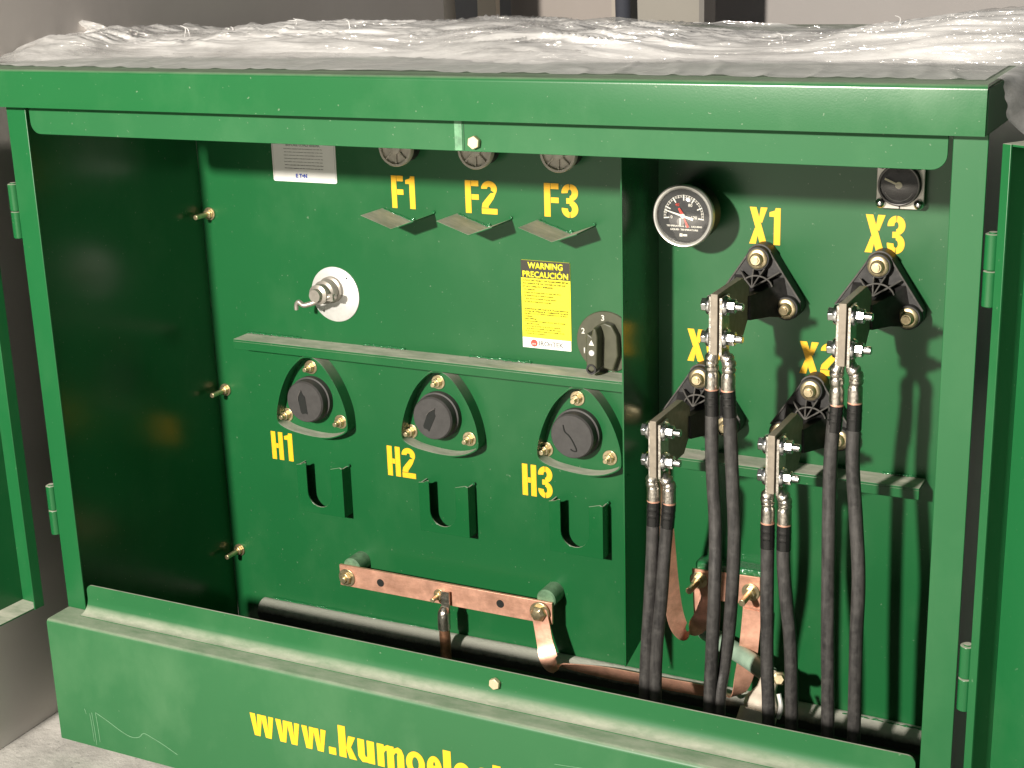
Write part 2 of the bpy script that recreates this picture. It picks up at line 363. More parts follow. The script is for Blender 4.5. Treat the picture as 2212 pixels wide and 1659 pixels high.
# hood: rounded front edge
prof = [(-.030, 1.0407)] + [(-.030 + .007 - .007 * math.cos(a), 1.0954 + .007 * math.sin(a)) for a in [PI / 2 * i / 6 for i in range(7)]] + [(.6, 1.1085), (1.0, 1.106)]
mb = B(); mb.prism(prof + [(1.0, 1.103)] + [(.6, 1.1055), (-.022, 1.0992), (-.0268, 1.0955), (-.0268, 1.0407)], 'x', -.045, W)
hood = mb.build('hood', painted('green_paint_hood', GREEN, .24, .28, .04, smudge=.12), CAB, angle=50)
mb = B(); mb.prism([(-.0265, 1.041), (.9, 1.041), (.9, 1.1025), (.6, 1.1040), (-.0265, 1.0965)], 'x', W - .003, W + .0012); mb.build('hood_side', M_green_dusty, CAB, bevel=.001)
# hanging flange under the hood
fx0, fx1 = PW + .0062, W - PW - .0062
tf = B().prism(rrect(fx0, fx1, .9933, 1.06, .020, 'blbr'), 'y', .002, .0048).build('top_flange', M_green_dusty, CAB, bevel=.0006)
def hexbolt(parent, x, y, z, rad=.0085, h=.006, mat=None, name='bolt'):
    return MB().cyl((x, y, z), (0, -1, 0), rad, h, hexa=True, rot=.4).build(name, mat or M_brass, parent, bevel=.001)
hexbolt(tf, .890, .0018, 1.007, .0098, .008, simple('pale_bolt_head', (.62, .50, .34), .45, .4))
B().box(.857, .869, .0011, .0016, .9945, 1.0385).build('tape_smear', simple('worn_paint_smear', (.10, .24, .13), .6, nscale=60, namp=.5), tf)
B().box(.8715, .8722, .0012, .0016, .9950, 1.0385).build('seam_line', simple('dark_seam', (.01, .05, .02), .6), tf)
# bottom flange with swept foot, and skirt
fz = .1716; prof = []
for i in range(9):
    a = PI / 2 * i / 8; prof.append((.002 - .024 * (1 - math.sin(a)), ZL + .0012 + .024 * (1 - math.cos(a))))
prof.append((.002, fz - .016))
bf = B(); bf.sheet(prof, fx0, fx1, .0028)
bf.prism(rrect(fx0, fx1, fz - .016, fz, .012, 'tltr'), 'y', .002, .0048)
bf = bf.build('sill_flange', M_green_dusty, CAB, angle=50)
hexbolt(bf, .891, .0018, .149, .0098, .008, bpy.data.materials['pale_bolt_head'])
prof = [(-.058, -.123), (-.058, .1124)] + [(-.058 + .007 - .007 * math.cos(a), .1124 + .007 * math.sin(a)) for a in [PI / 2 * i / 5 for i in range(1, 6)]] + [(.006, ZL)]
skirt = B().sheet(prof, 0, W, .003)
skirt.box(0, .003, -.0545, .0, -.123, .1125); skirt.box(W - .003, W, -.0545, .0, -.123, .1125)
skirt = skirt.build('skirt', painted('green_paint_skirt', GREEN, .40, .50, .10, smudge=.20), CAB, angle=50)
def web_address():
    t = .0140; X = .0415; A = .0580; z0 = -.0135; y = -.0580; mb = MB(); n_ = [0]
    def P(pts, x): mb.prism([(x + a, z0 + b) for a, b in pts], 'y', y - .0005 - .00006 * (n_[0] % 9), y + .0005); n_[0] += 1
    def ww(x, w):
        q = w / 2 + .0012
        for o_ in (0, w / 2 - .0012): P([(o_, X), (o_ + q * .42, X), (o_ + q * .53, X * .30), (o_ + q * .60, X), (o_ + q, X), (o_ + q * .74, 0), (o_ + q * .28, 0)], x)
    def oo(x, w, a0=0, a1=360): P(band(w / 2, X / 2, w / 2, X / 2 + .0008, t * .80, a0, a1, 40, tz=.0095) if a1 - a0 < 360 else band(w / 2, X / 2, w / 2, X / 2 + .0008, t * .80, 0, 180, 24, tz=.0095), x); (a1 - a0 == 360) and P(band(w / 2, X / 2, w / 2, X / 2 + .0008, t * .80, 180, 360, 24, tz=.0095), x)
    def ee(x, w): P(band(w / 2, X / 2, w / 2, X / 2 + .0008, t * .80, 0, 318, 44, tz=.0095), x); P([(w * .25, X * .42), (w, X * .42), (w, X * .52), (w * .98, X * .60), (w * .25, X * .60)], x)
    def stem(x, h=X, w=t): P([(0, 0), (w, 0), (w, h), (0, h)], x)
    def nn(x, w, t=.0150): stem(x, X, t); P([(t - .001, X * .60), (t + .004, X * .78), (w - t * .9, X * .74), (w - t, X * .6), (w - t, 0), (w, 0), (w, X * .72), (w - .004, X * .94), (w - .011, X * 1.02), (t + .004, X * .97), (t - .001, X * .90)], x)
    def tt(x): stem(x + .004, A * .90); P([(0, X * .80), (.021, X * .80), (.021, X), (0, X)], x)
    ww(.4440, .0485); ww(.4970, .0485); ww(.5500, .0485); P([(0, 0), (.0140, 0), (.0140, .0130), (0, .0130)], .6030)
    stem(.6235, A); P([(t, X * .45), (t + .0055, X), (t + .0190, X), (t + .0095, X * .52), (t + .0200, 0), (t + .0060, 0), (t + .001, X * .38)], .6235)
    x = .6605; stem(x + .0180); P([(0, X), (t - .001, X), (t - .001, X * .34), (t + .0005, X * .24), (.0180, X * .28), (.0180, X * .02), (.008, -.0005), (.002, .006), (0, X * .25)], x)
    nn(.6980, .0320, .0130); nn(.7170, .0320, .0130)
    oo(.7530, .0350); ee(.7920, .0275); stem(.8225, A, .0140); ee(.8405, .0325); P(band(.016, X / 2, .016, X / 2 + .0008, t * .75, 40, 320, 40, tz=.0095), .8780)
    tt(.9080); stem(.9330); P([(t, X * .62), (t + .008, X * .74), (t + .008, X), (t, X * .9)], .9330); stem(.9600); P([(0, X * 1.14), (t, X * 1.14), (t, A), (0, A)], .9600); P(band(.018, X / 2, .018, X / 2 + .0008, t * .80, 40, 320, 40, tz=.0095), .9790)
    P([(0, 0), (.0150, 0), (.0150, .0135), (0, .0135)], 1.0190); P(band(.018, X / 2, .018, X / 2 + .0008, t * .80, 40, 320, 40, tz=.0095), 1.0370); oo(1.0780, .0370); nn(1.1190, .0350); nn(1.1390, .0370)
    mb.build('web_address', M_yellow, skirt, label='yellow painted web address in bold letters')
web_address()
# scratches in the skirt paint
M_scr = simple('pale_scratch', (.13, .26, .15), .6, nscale=120, namp=.3)
def scratch(pts, wd):
    mb = MB(); mb.strap([(p[0], -.0583, p[1]) for p in pts], [(0, 0, 1) if abs(pts[-1][0] - pts[0][0]) > .02 else (1, 0, 0)] * len(pts), wd, .0004); mb.build('scratch', M_scr, skirt)
for k, (dx, z0, z1) in enumerate(((0, -.055, -.112), (.005, -.052, -.118), (.014, -.050, -.110), (-.012, -.048, -.058))):
    scratch([(.078 + dx, z0), (.080 + dx, (z0 + z1) / 2), (.081 + dx, z1)], .0011)
scratch([(.092, -.050), (.118, -.061), (.150, -.076), (.172, -.082), (.190, -.078), (.202, -.068), (.222, -.073), (.245, -.081), (.275, -.094)], .0012)
scratch([(1.02, .066), (1.08, .071), (1.14, .075), (1.20, .083)], .0008); scratch([(1.045, .055), (1.06, .062)], .0011); scratch([(1.10, .064), (1.12, .073)], .0008)
# divider
B().prism([(.3279, .0394), (D - .0005, .085), (D - .0005, 1.088), (.3279, 1.088)], 'x', .9770, .9800).build('divider_plate', M_green_clean, CAB, bevel=.0006)
for z in (.70, .395, .10): MB().lathe((.9801, .345, z), (1, 0, 0), [(.002, 0), (.0016, .001), (0, .0014)], 8).build('paint_nib', M_weld, CAB)
# support rails
def weld(parent, x0, x1, y, z, rad, n, dz=0):
    m_ = max(3, n); pts = [(x0 + (x1 - x0) * i / m_, y - .001 + random.uniform(-.0006, .0006), z - .0012 + dz * i / m_ + random.uniform(-.0006, .0010)) for i in range(m_ + 1)]
    k1, k2 = random.uniform(40, 70), random.uniform(90, 140)
    return MB().tube(pts, rad * .75, 8, samp=3, radf=lambda s: .75 + .22 * math.sin(s * k1) + .16 * math.sin(s * k2)).build('weld_bead', M_weld, parent, angle=180)
for x0, x1, zt, ws in ((.090, .9765, .530, ((.09, .22), (.365, .46), (.60, .73), (.855, .90))), (1.025, 1.452, .4035, ((1.06, 1.12), (1.28, 1.34), (1.38, 1.44)))):
    mb = B(); mb.box(x0, x1, .441, D, zt - .004, zt); mb.box(x0, x1, .441, .445, zt - .020, zt - .004)
    rail = mb.build('support_rail', M_green, CAB, bevel=.0006)
    for a, b in ws: weld(rail, a, b, D - .001, zt + .003, .0032, int((b - a) / .0045))
# bottom frame bar
mb = B(); mb.tube([(.080, D - .010, -.078), (.4, D - .010, -.076), (.8, D - .010, -.072), (1.2, D - .010, -.073), (1.597, D - .010, -.078)], .024, 20)
def dustbar():
    m, N, L, P = new_mat('dust_coated_bar'); g_ = N.new('ShaderNodeNewGeometry'); sx = N.new('ShaderNodeSeparateXYZ'); L.new(g_.outputs['Normal'], sx.inputs[0])
    n = noise_n(N, L, 60, 5, .7); f_ = ramp(N, L, math_n(N, L, 'ADD', sx.outputs['Z'], math_n(N, L, 'MULTIPLY', n, .5)), .30, .85)
    L.new(mixc(N, L, f_, (.014, .018, .014, 1), (.42, .42, .37, 1)), P.inputs['Base Color']); P.inputs['Roughness'].default_value = .8
    bump(N, L, P, n, .6, .004); return m
bar = mb.build('bottom_frame_bar', dustbar(), CAB)
weld(bar, 1.13, 1.155, D - .010, -.050, .004, 5); weld(bar, 1.33, 1.56, D - .012, -.052, .004, 30)
weld(bar, .10, .96, D - .002, -.052, .003, 120)
# V shaped drip shelves under the fuse holders
def vshelf():
    mb = MB(); th = .0025
    a, b, c = Vector((.426, .8035)), Vector((.490, .782)), Vector((.538, .7995))
    y0, y1 = D - .0003, .412
    pl = [(a.x, a.y), (b.x, b.y), (c.x, c.y), (c.x, c.y - th), (b.x, b.y - th), (a.x, a.y - th)]
    mb.prism(pl, 'y', y0, y1); o = mb.build('drip_shelf', M_green, CAB, bevel=.0005)
    weld(o, .430, .488, D - .001, .8035, .0026, 12, dz=-.0185)
    for k in range(2):
        s = .0042 - .001 * k; MB().lathe((.492 + .045 * k, D - .002, .785 + .0165 * k), (0, -1, .2), [(s, 0), (s * .9, s * .5), (0, s * .9)], 8).build('weld_bead', M_weld, o)
    return o
# slope the bead row along the left arm is small enough to read as spatter
vs = vshelf()
for dx, dz in ((.1595, -.0015), (.323, -.004)): copy_tree(vs, CAB, (dx, 0, dz))
# slotted parking brackets under the bushing wells
def bracket():
    x0, x1, z0, z1, y0, y1 = .207, .316, .173, .279, .460, .463
    sx0, sx1, rr = .230, .288, .029
    pts = [(x0, z1 - .006), (x0 + .012, z1 - .004), (sx0 - .004, z1)]
    pts += [(sx0, z1)] + [((sx0 + sx1) / 2 + rr * math.cos(math.radians(a)), .217 + rr * math.sin(math.radians(a))) for a in range(180, 361, 15)] + [(sx1, z1 - .006)]
    pts += [(x1 - .006, z1), (x1, z1 - .002), (x1, z0), (x0, z0)]
    mb = MB(); mb.prism(pts[::-1], 'y', y0, y1); mb.box(x0, x0 + .003, y1, D, z0, z1 - .008); mb.box(x1 - .003, x1, y1, D, z0, z1 - .003)
    o = mb.build('parking_bracket', M_green_clean, CAB, bevel=.0004)
    w2 = MB(); w2.lathe((x1 - .001, D - .006, z1 - .003), (0, -.5, 1), [(.004, 0), (.003, .002), (0, .003)], 8); w2.build('weld_bead', M_weld, o); return o
br = bracket()
for dx, dz in ((.285, .001), (.565, .003)): copy_tree(br, CAB, (dx, 0, dz))
# studs along the edge of the tank wall
def stud():
    mb = MB(); mb.cyl((.021, D, .771), (0, -1, 0), .0052, .048, 14); o = mb.build('threaded_stud', M_brass, CAB, bevel=.0008)
    MB().cyl((.021, D - .0005, .771), (0, -1, 0), .013, .003, 20).build('washer', M_brass, o); MB().cyl((.021, D - .004, .771), (0, -1, 0), .0095, .008, hexa=True, rot=.3).build('nut', M_brass, o, bevel=.001); return o
st = stud(); copy_tree(st, CAB, (.001, 0, -.368)); copy_tree(st, CAB, (.001, 0, -.726))
# hinges
def hinge(x, zt, zb):
    zm = (zt + zb) / 2; mb = MB()
    mb.cyl((x, .006, zb), (0, 0, 1), .0098, zm - zb - .0008, 24); mb.cyl((x, .006, zm + .0008), (0, 0, 1), .0098, zt - zm - .0008, 24)
    o = mb.build('hinge', M_green_clean, CAB, bevel=.0012); MB().cyl((x, .006, zb - .001), (0, 0, 1), .0055, zt - zb + .003, 16).build('hinge_pin', M_green, o)
    return o
hinge(-.0115, .906, .812); hinge(-.0115, .356, .262); hinge(1.6115, .917, .824); hinge(1.6115, .354, .258)
# open doors: folded sheet trays
def door(hx, hy, ang, sign, z0, z1, length, depth, lip, label):
    """leaf direction d, inner normal n; ang = how far past 90 degrees it stands open"""
    a = math.radians(ang); d = Vector((sign * math.sin(a), -math.cos(a), 0)); n = Vector((-sign * math.cos(a), -math.sin(a), 0))
    if sign < 0: n = Vector((math.cos(a), -math.sin(a), 0))
    o = Vector((hx, hy, 0)); th = .003
    def slab(mb, a0, a1, b0, b1, za, zb):
        c = [o + d * i + n * j for i, j in ((a0, b0), (a1, b0), (a1, b1), (a0, b1))]
        mb.prism([(p.x, p.y) for p in c], 'z', za, zb)
    mb = MB(); slab(mb, 0, length, -th, 0, z0, z1)
    dd = mb.build('door', M_green, CAB, bevel=.0006, label=label)
    mb = MB(); slab(mb, 0, th, 0.0002, depth, z0, z1); slab(mb, 0, lip, depth, depth + th, z0, z1); mb.build('hinge_return', M_green, dd, bevel=.0006)
    mb = MB(); slab(mb, th, length, 0.0002, depth, z0, z0 + th); mb.build('bottom_return', M_green, dd, bevel=.0006)
    mb = MB(); slab(mb, th, length, 0.0002, depth, z1 - th, z1); mb.build('top_return', M_green, dd, bevel=.0006)
    return dd
door(-.078, -.030, 4, -1, .132, 1.032, .74, .050, .022, 'left door leaf standing open towards the viewer')
door(1.6445, .038, 58, 1, .10, 1.030, .80, .048, .013, 'right door leaf swung wide open')
# stencils
ys = D
for tx, a, b, c, d_ in (('F1', .448, .498, .805, .866), ('F2', .604, .669, .804, .864), ('F3', .763, .829, .806, .866), ('H1', .127, .179, .265, .325), ('H2', .405, .469, .267, .329), ('H3', .703, .766, .268, .331),
                        ('X1', 1.142, 1.195, .781, .843), ('X3', 1.336, 1.400, .779, .841), ('X0', 1.033, 1.096, .566, .624), ('X2', 1.233, 1.299, .564, .620)):
    stencil(CAB, tx, a, b, c, d_, ys)
# labels stuck on the tank wall
lb = B().prism(rrect(.713, .811, .5605, .7245, .002), 'y', D - .0012, D + .0002).build('warning_label', M_ylabel, CAB, label='yellow and black bilingual warning sticker')
B().box(.7132, .8108, D - .0018, D - .0013, .6915, .7243).build('header', M_header, lb)
B().box(.7132, .8108, D - .0018, D - .0013, .5607, .5800).build('maker_strip', M_white, lb)
text_mesh('header_text', 'WARNING', M_ylabel, lb, .762, .7090, D - .0018, .0122, width=.070, bold=.03, align='CENTER')
text_mesh('header_text', 'PRECAUCIÓN', M_ylabel, lb, .762, .6930, D - .0018, .0145, width=.091, bold=.03, align='CENTER')
mb = MB(); mb.cyl((.7365, D - .0012, .5700), (0, -1, 0), .0068, .0010, 24); mb.build('round_emblem', M_red, lb)
mb = MB(); mb.box(.7335, .7350, D - .0026, D - .0020, .5672, .5700); mb.box(.7375, .7390, D - .0026, D - .0020, .5672, .5700); mb.build('emblem_mark', M_white, lb)
text_mesh('maker_name', 'IROnTEK', simple('mid_grey_ink', (.13, .12, .12), .5), lb, .7465, .5660, D - .0018, .0090, width=.049, bold=.012)
lines = [('ALWAYS DISCONNECT THE TRANSFORMER BEFORE', .7155, .092), ('YOU OPERATE THE TAP CHANGER ON THIS UNIT', .7155, .087), ('DO NOT OPERATE IT ENERGIZED', .7155, .062), ('TO OPERATE:', .7185, .022),
         ('1) Back out locking screw to clear dial plate', .7185, .073), ('2) Rotate handle to desired position.', .7185, .059), ('(Do not force handle beyond stops)', .7220, .060), ('3) Turn in locking screw securely.', .7185, .054)]
z = .6855
for txt, x, wd in lines: text_mesh('small_print', txt, M_inkolive, lb, x, z, D - .0012, .0033, width=wd, bold=.05); z -= .0057
B().box(.7145, .8095, D - .0016, D - .00125, .6375, .6381).build('rule', M_ink, lb)
lines = [('ADVERTENCIA: DESCONECTE EL TRANSFORMADOR', .7175, .089), ('ANTES DE OPERAR EL CAMBIADOR DE ESTE', .7175, .088), ('EQUIPO. NO LO OPERE ENERGIZADO NI BAJO', .7175, .087), ('CARGA.', .7175, .018), ('PARA OPERAR:', .7175, .025),
         ('1) Desatornille el seguro hasta que la manija', .7185, .082), ('gire libremente.', .7220, .026), ('2) Coloque la manija en la posicion deseada.', .7185, .072), ('(No fuerce la manija mas alla del tope)', .7220, .068), ('3) Atornille el seguro hasta que la manija quede', .7185, .079), ('firme en su posicion.', .7220, .038)]
z = .6325
for txt, x, wd in lines: text_mesh('small_print', txt, M_inkolive, lb, x, z, D - .0012, .0029, width=wd, bold=.05); z -= .00465
lb = B().prism(rrect(.183, .3285, .8445, 1.000, .004), 'y', D - .0012, D + .0002).build('notice_label', M_white, CAB, label='white notice sticker half hidden above the flange')
text_mesh('brand_mark', 'E T•N', M_blue, lb, .2355, .8525, D - .0012, .0078, width=.026, bold=.05)
z = .9500
for k in range(14):
    big = k in (6,); h = .0048 if big else .0021
    txt = ('RELIEVE EXCESS PRESSURE' if k == 5 else 'BEFORE LOAD BREAK' if big else ['before operating this switch read and follow all of the', 'instructions supplied with the transformer and with the', 'fuse holder, wear protective gear, keep clear of the tank'][k % 3])
    text_mesh('small_print', txt, M_ink if k in (12, 13) else M_inkgrey, lb, .256 - (.001 * (k % 2)), z - .0062 * k, D - .0012, h, width=.088 if not big else .078, bold=.02, align='CENTER')
text_mesh('part_number', '5726-A', M_inkgrey, lb, .3235, .8490, D - .0012, .0014, width=.012, align='RIGHT')
mb = MB()
for a, b, c, d_ in ((.1858, .3257, .8470, .8473), (.1858, .1861, .8473, .99), (.3254, .3257, .8473, .99)): mb.box(a, b, D - .0016, D - .00125, c, d_)
mb.build('border_line', M_inkgrey, lb)
# grounding pads on the tank
M_pad = simple('pale_scuffed_green', (.12, .22, .13), .45, nscale=60, namp=.35)
for x, z in ((.331, .0715), (.766, .079)):
    MB().lathe((x, D, z), (0, -1, 0), [(.0195, 0), (.0195, .040), (.017, .0425), (0, .0425)], 28).build('ground_pad', M_pad, CAB)
B().box(1.062, 1.190, D - .036, D, .165, .205).build('ground_boss', M_weld, CAB, bevel=.005)

# ------------------------------------------------------------------ components bolted inside
def nutset(parent, x, y, z, wr=.0135, nr=.009, nl=.010, sl=.010, name='mounting_nut', mat=None):
    mat = mat or M_brass
    mb = MB(); mb.cyl((x, y, z), (0, -1, 0), wr, .0022, 24); mb.cyl((x, y - .0022, z), (0, -1, 0), nr, nl, hexa=True, rot=.3)
    mb.cyl((x, y - .0022 - nl, z), (0, -1, 0), nr * .52, sl, 14); return mb.build(name, mat, parent, bevel=.0008)
# bushing wells H1..H3
CX, CZ = .238, .400
COL = [(.010, .102), (-.008, .097), (-.037, .070), (-.058, .035), (-.071, .000), (-.077, -.030), (-.073, -.047), (-.052, -.058), (-.022, -.064), (.010, -.067), (.040, -.066), (.067, -.059), (.090, -.046), (.094, -.031), (.091, -.003), (.080, .030), (.064, .060), (.044, .086), (.026, .099)]
def well(k):
    cx = CX + .2915 * k; t = empty('bushing_well', (cx, D, CZ))
    P = [Vector((cx + p[0] + .0035, 0, CZ + p[1] + .0022)) for p in COL]; P = smooth(P + [P[0], P[1]], 3)[:-4]; n = len(P); c = Vector((cx + .008, 0, CZ))
    mb = MB(); ro, ri = [], []
    for p in P:
        q = c + (p - c) * (1 - .0030 / (p - c).length)
        ro.append([mb.bm.verts.new((p.x, D, p.z)), mb.bm.verts.new((p.x, D - .030, p.z))]); ri.append([mb.bm.verts.new((q.x, D, q.z)), mb.bm.verts.new((q.x, D - .030, q.z))])
    for i in range(n):
        j = (i + 1) % n
        mb.bm.faces.new((ro[i][0], ro[j][0], ro[j][1], ro[i][1])); mb.bm.faces.new((ri[i][0], ri[i][1], ri[j][1], ri[j][0])); mb.bm.faces.new((ro[i][1], ro[j][1], ri[j][1], ri[i][1])); mb.bm.faces.new((ro[i][0], ri[i][0], ri[j][0], ro[j][0]))
    mb.build('collar', M_green, t, bevel=.0004)
    for dx, dz in ((.000, .073), (-.066, -.034), (.063, -.034)): nutset(t, cx + dx, D, CZ + dz, .0145, .0095, .011, .011)
    cap = MB().lathe((cx + .001, D, CZ + .009), (0, -1, 0), [(.046, 0), (.046, .012), (.0430, .013), (.0425, .030), (.0400, .0335), (0, .0335)], 56).build('rubber_cap', M_cap, t, angle=30)
    return t, cap, cx
slots = []
labels = ['black capped bushing well above the yellow H1, slot upright', 'black capped bushing well above the yellow H2, slot leaning right', 'black capped bushing well above the yellow H3, thin zigzag slit']
for k in range(3):
    t, cap, cx = well(k); tag(t, labels[k], 'bushing well', 'bushing wells in a row on the high voltage side')
    fy = D - .0338; c = Vector((cx - .003, 0, CZ + .008))
    if k < 2:
        a = math.radians(4 if k == 0 else -28)
        sh = [(-.006, .014), (.000, .026), (.003, .017), (.0075, .012), (.009, -.024), (.004, -.022), (-.003, -.024), (-.0065, -.020), (-.009, .004)]
        pts = [(c.x + x * math.cos(a) - z_ * math.sin(a), c.z + x * math.sin(a) + z_ * math.cos(a)) for x, z_ in sh]
        MB().prism(pts, 'y', fy - .0008, fy + .001).build('grip_slot', simple('deep_black_slot', (.006, .008, .007), .8), cap)
        e = [(pts[-1][0] - .001, fy - .0012, pts[-1][1]), (pts[0][0] - .0012, fy - .0016, pts[0][1]), (pts[1][0], fy - .0012, pts[1][1])]
        MB().tube(e, .0011, 8).build('grip_edge', M_blackedge, cap)
    else:
        e = [(c.x + x, fy - .0002, c.z + z_) for x, z_ in ((-.012, .022), (-.009, .010), (.000, .002), (.008, -.010), (.014, -.024), (.008, -.026), (.002, -.023))]
        MB().tube(e, .0013, 8).build('grip_slot', bpy.data.materials['deep_black_slot'], cap)
# fuse holder caps
def fuse(cx, cz, label):
    t = empty('fuse_holder', (cx, D, cz)); tag(t, label, 'fuse holder', 'fuse holders along the top of the tank wall')
    y = D
    MB().lathe((cx, y, cz), (0, -1, 0), [(.030, 0), (.030, .030), (.0, .030)], 40).build('barrel', M_black, t)
    MB().lathe((cx, y - .030, cz), (0, -1, 0), [(.0285, 0), (.034, 0), (.0345, .010), (.0335, .012), (.0295, .012), (.029, .006), (.0, .006)], 48).build('cap_rim', M_greyplas, t, angle=40)
    mb = MB()
    for k in range(8):
        a = k * PI / 4 + PI / 2; mb.cyl((cx + math.cos(a) * .006, y - .0385, cz + math.sin(a) * .006), (math.cos(a), 0, math.sin(a)), .0017, .0235, 8)
    mb.build('spoke', M_greyplas, t); MB().lathe((cx, y - .036, cz), (0, -1, 0), [(.012, 0), (.0115, .007), (.008, .009), (0, .009)], 24).build('hub', M_greyplas, t, angle=40)
fuse(.4840, .9235, 'grey spoked fuse holder cap above the yellow F1'); fuse(.6480, .9250, 'grey spoked fuse holder cap above the yellow F2'); fuse(.8100, .9260, 'grey spoked fuse holder cap above the yellow F3')
# load break switch
cx, cz = .3085, .628
t = empty('load_break_switch', (cx, D, cz)); tag(t, 'hook operated switch handle on a round pale metal plate', 'switch')
dp = MB().lathe((cx, D, cz), (0, -1, 0), [(.0545, 0), (.0545, .0025), (.0530, .0035), (0, .0035)], 64).build('round_plate', M_alu, t)
for a in (50, 232): MB().cyl((cx + .045 * math.cos(math.radians(a)), D - .0034, cz + .045 * math.sin(math.radians(a))), (0, -1, 0), .0022, .0005, 12).build('plate_hole', M_ink, dp)
hx, hz = cx - .006, cz + .010
MB().lathe((hx, D - .0035, hz), (0, -1, 0), [(.026, 0), (.026, .008), (.022, .010), (.021, .022), (.023, .024), (.023, .030), (.018, .033), (.018, .042), (.0195, .044), (.0195, .050), (.013, .053), (.012, .062), (0, .062)], 40).build('shaft_housing', M_pewter, t, angle=30)
mb = MB(); y0 = D - .040
mb.tube([(hx + .030, y0 + .004, hz - .006), (hx + .020, y0 - .004, hz - .004), (hx, y0 - .012, hz - .012), (hx - .016, y0 - .020, hz - .018), (hx - .028, y0 - .024, hz - .020), (hx - .036, y0 - .026, hz - .014), (hx - .042, y0 - .026, hz - .020), (hx - .043, y0 - .026, hz - .030)], .0048, 12, radf=lambda s: 1.3 - .45 * s)
mb.box(hx - .010, hx + .030, y0 - .008, y0 - .002, hz - .012, hz + .002)
mb.build('hook_handle', M_pewter, t)
# tap changer
cx, cz = .8795, .5855
t = empty('tap_changer', (cx, D, cz)); tag(t, 'olive grey rotary tap changer knob beside the yellow warning sticker', 'tap changer')
dp = MB().lathe((cx, D, cz), (0, -1, 0), [(.0565, 0), (.0565, .003), (.0555, .004), (0, .004)], 64).build('dial_plate', M_olive, t)
for s_, a, hh in (('1', 208, .0105), ('2', 158, .0105), ('3', 96, .0110)): text_mesh('numeral', s_, M_wht, dp, cx + .047 * math.cos(math.radians(a)), cz + .043 * math.sin(math.radians(a)) - .004, D - .0041, hh, bold=.02, align='CENTER')
kn = MB(); kn.prism([(cx - .017, cz - .040), (cx + .020, cz - .048), (cx + .030, cz - .018), (cx + .028, cz + .018), (cx + .018, cz + .036), (cx + .004, cz + .040), (cx - .016, cz + .030), (cx - .022, cz)], 'y', D - .004, D - .020)
kn.prism([(cx - .020, cz - .040), (cx - .010, cz - .046), (cx + .000, cz - .040), (cx + .002, cz + .020), (cx - .001, cz + .034), (cx - .006, cz + .036), (cx - .010, cz + .020), (cx - .018, cz + .026), (cx - .021, cz + .016)], 'y', D - .018, D - .046)
kn = kn.build('knob', M_olive, t, bevel=.003, seg=3)
MB().prism([(cx - .014, cz + .004), (cx - .004, cz + .004), (cx - .009, cz + .014)], 'y', D - .0462, D - .0468).build('pointer_mark', M_wht, kn)
MB().lathe((cx - .009, D - .0458, cz - .010), (0, -1, 0), [(.0058, 0), (.0050, .0015), (0, .0018)], 20).build('knob_screw', M_alu, kn)
MB().lathe((cx - .010, D - .030, cz - .040), (0, -1, 0), [(.0095, 0), (.0095, .018), (.0065, .018), (.0062, .012), (0, .012)], 24).build('locking_screw', M_black, kn)
MB().lathe((cx - .010, D - .042, cz - .040), (0, -1, 0), [(.0035, 0), (.0025, .002), (0, .003)], 12).build('locking_screw_tip', M_alu, kn)
# temperature gauge
cx, cz, gy = 1.0560, .8375, .405
t = empty('temperature_gauge', (cx, D, cz)); tag(t, 'round black liquid temperature dial gauge in a bright metal rim', 'gauge')
MB().lathe((cx, D, cz), (0, -1, 0), [(.012, 0), (.012, .03), (.044, .034), (.049, .040), (.049, D - gy - .004), (0, D - gy - .004)], 64).build('gauge_case', M_black, t, angle=30)
MB().lathe((cx, gy + .010, cz), (0, -1, 0), [(.0505, -.004), (.0525, .004), (.0525, .010), (.0500, .0135), (.0470, .0130), (.0455, .0105), (.0455, .004)], 72).build('bezel', simple('satin_metal_rim', (.62, .61, .57), .28, .55), t, angle=60)
fy = gy + .0035
fc = MB().cyl((cx, fy + .001, cz), (0, -1, 0), .0453, .001, 64).build('dial_face', M_dial, t)
mb = MB(); aa = lambda v: math.radians(188 - v / 120 * 196)
for i in range(0, 25):
    a = aa(i * 5); r0, r1, wd = (.0255, .0350, .0009) if i % 4 == 0 else ((.0300, .0350, .0005) if i % 2 == 0 else (.0315, .0345, .0004))
    c_, s_ = math.cos(a), math.sin(a)
    mb.prism([(cx + r0 * c_ - wd * s_, cz + r0 * s_ + wd * c_), (cx + r1 * c_ - wd * s_, cz + r1 * s_ + wd * c_), (cx + r1 * c_ + wd * s_, cz + r1 * s_ - wd * c_), (cx + r0 * c_ + wd * s_, cz + r0 * s_ - wd * c_)], 'y', fy - .0006, fy - .0001 - .000001 * i)
for rr in (.0315, .0345): mb.prism(band(cx, cz, rr, rr, .0004, 188, -8, 40), 'y', fy - .00065 - rr * .001, fy - .00015)
mb.build('scale_ticks', M_wht, fc)
for s_, a, rr in (('0', 0, .0215), ('40', 40, .021), ('80', 80, .021), ('120', 120, .0185)): text_mesh('numeral', s_, M_redp if s_ == '40' else M_wht, fc, cx + rr * math.cos(aa(a)), cz + rr * math.sin(aa(a)) - .0022, fy - .0002, .0052, bold=.01, align='CENTER')
text_mesh('dial_text', 'TEMPERATURA  DEL  LIQUIDO', M_wht, fc, cx + .001, cz - .0192, fy - .0002, .0034, width=.062, bold=.05, align='CENTER')
text_mesh('dial_text', 'LIQUID  TEMPERATURE', M_wht, fc, cx + .001, cz - .0250, fy - .0002, .0034, width=.048, bold=.05, align='CENTER')
mb = MB(); mb.box(cx - .007, cx - .002, fy - .0006, fy - .0001, cz - .0345, cz - .0295); mb.box(cx - .001, cx + .006, fy - .0006, fy - .0001, cz - .0338, cz - .0305); mb.build('maker_mark', M_wht, fc)
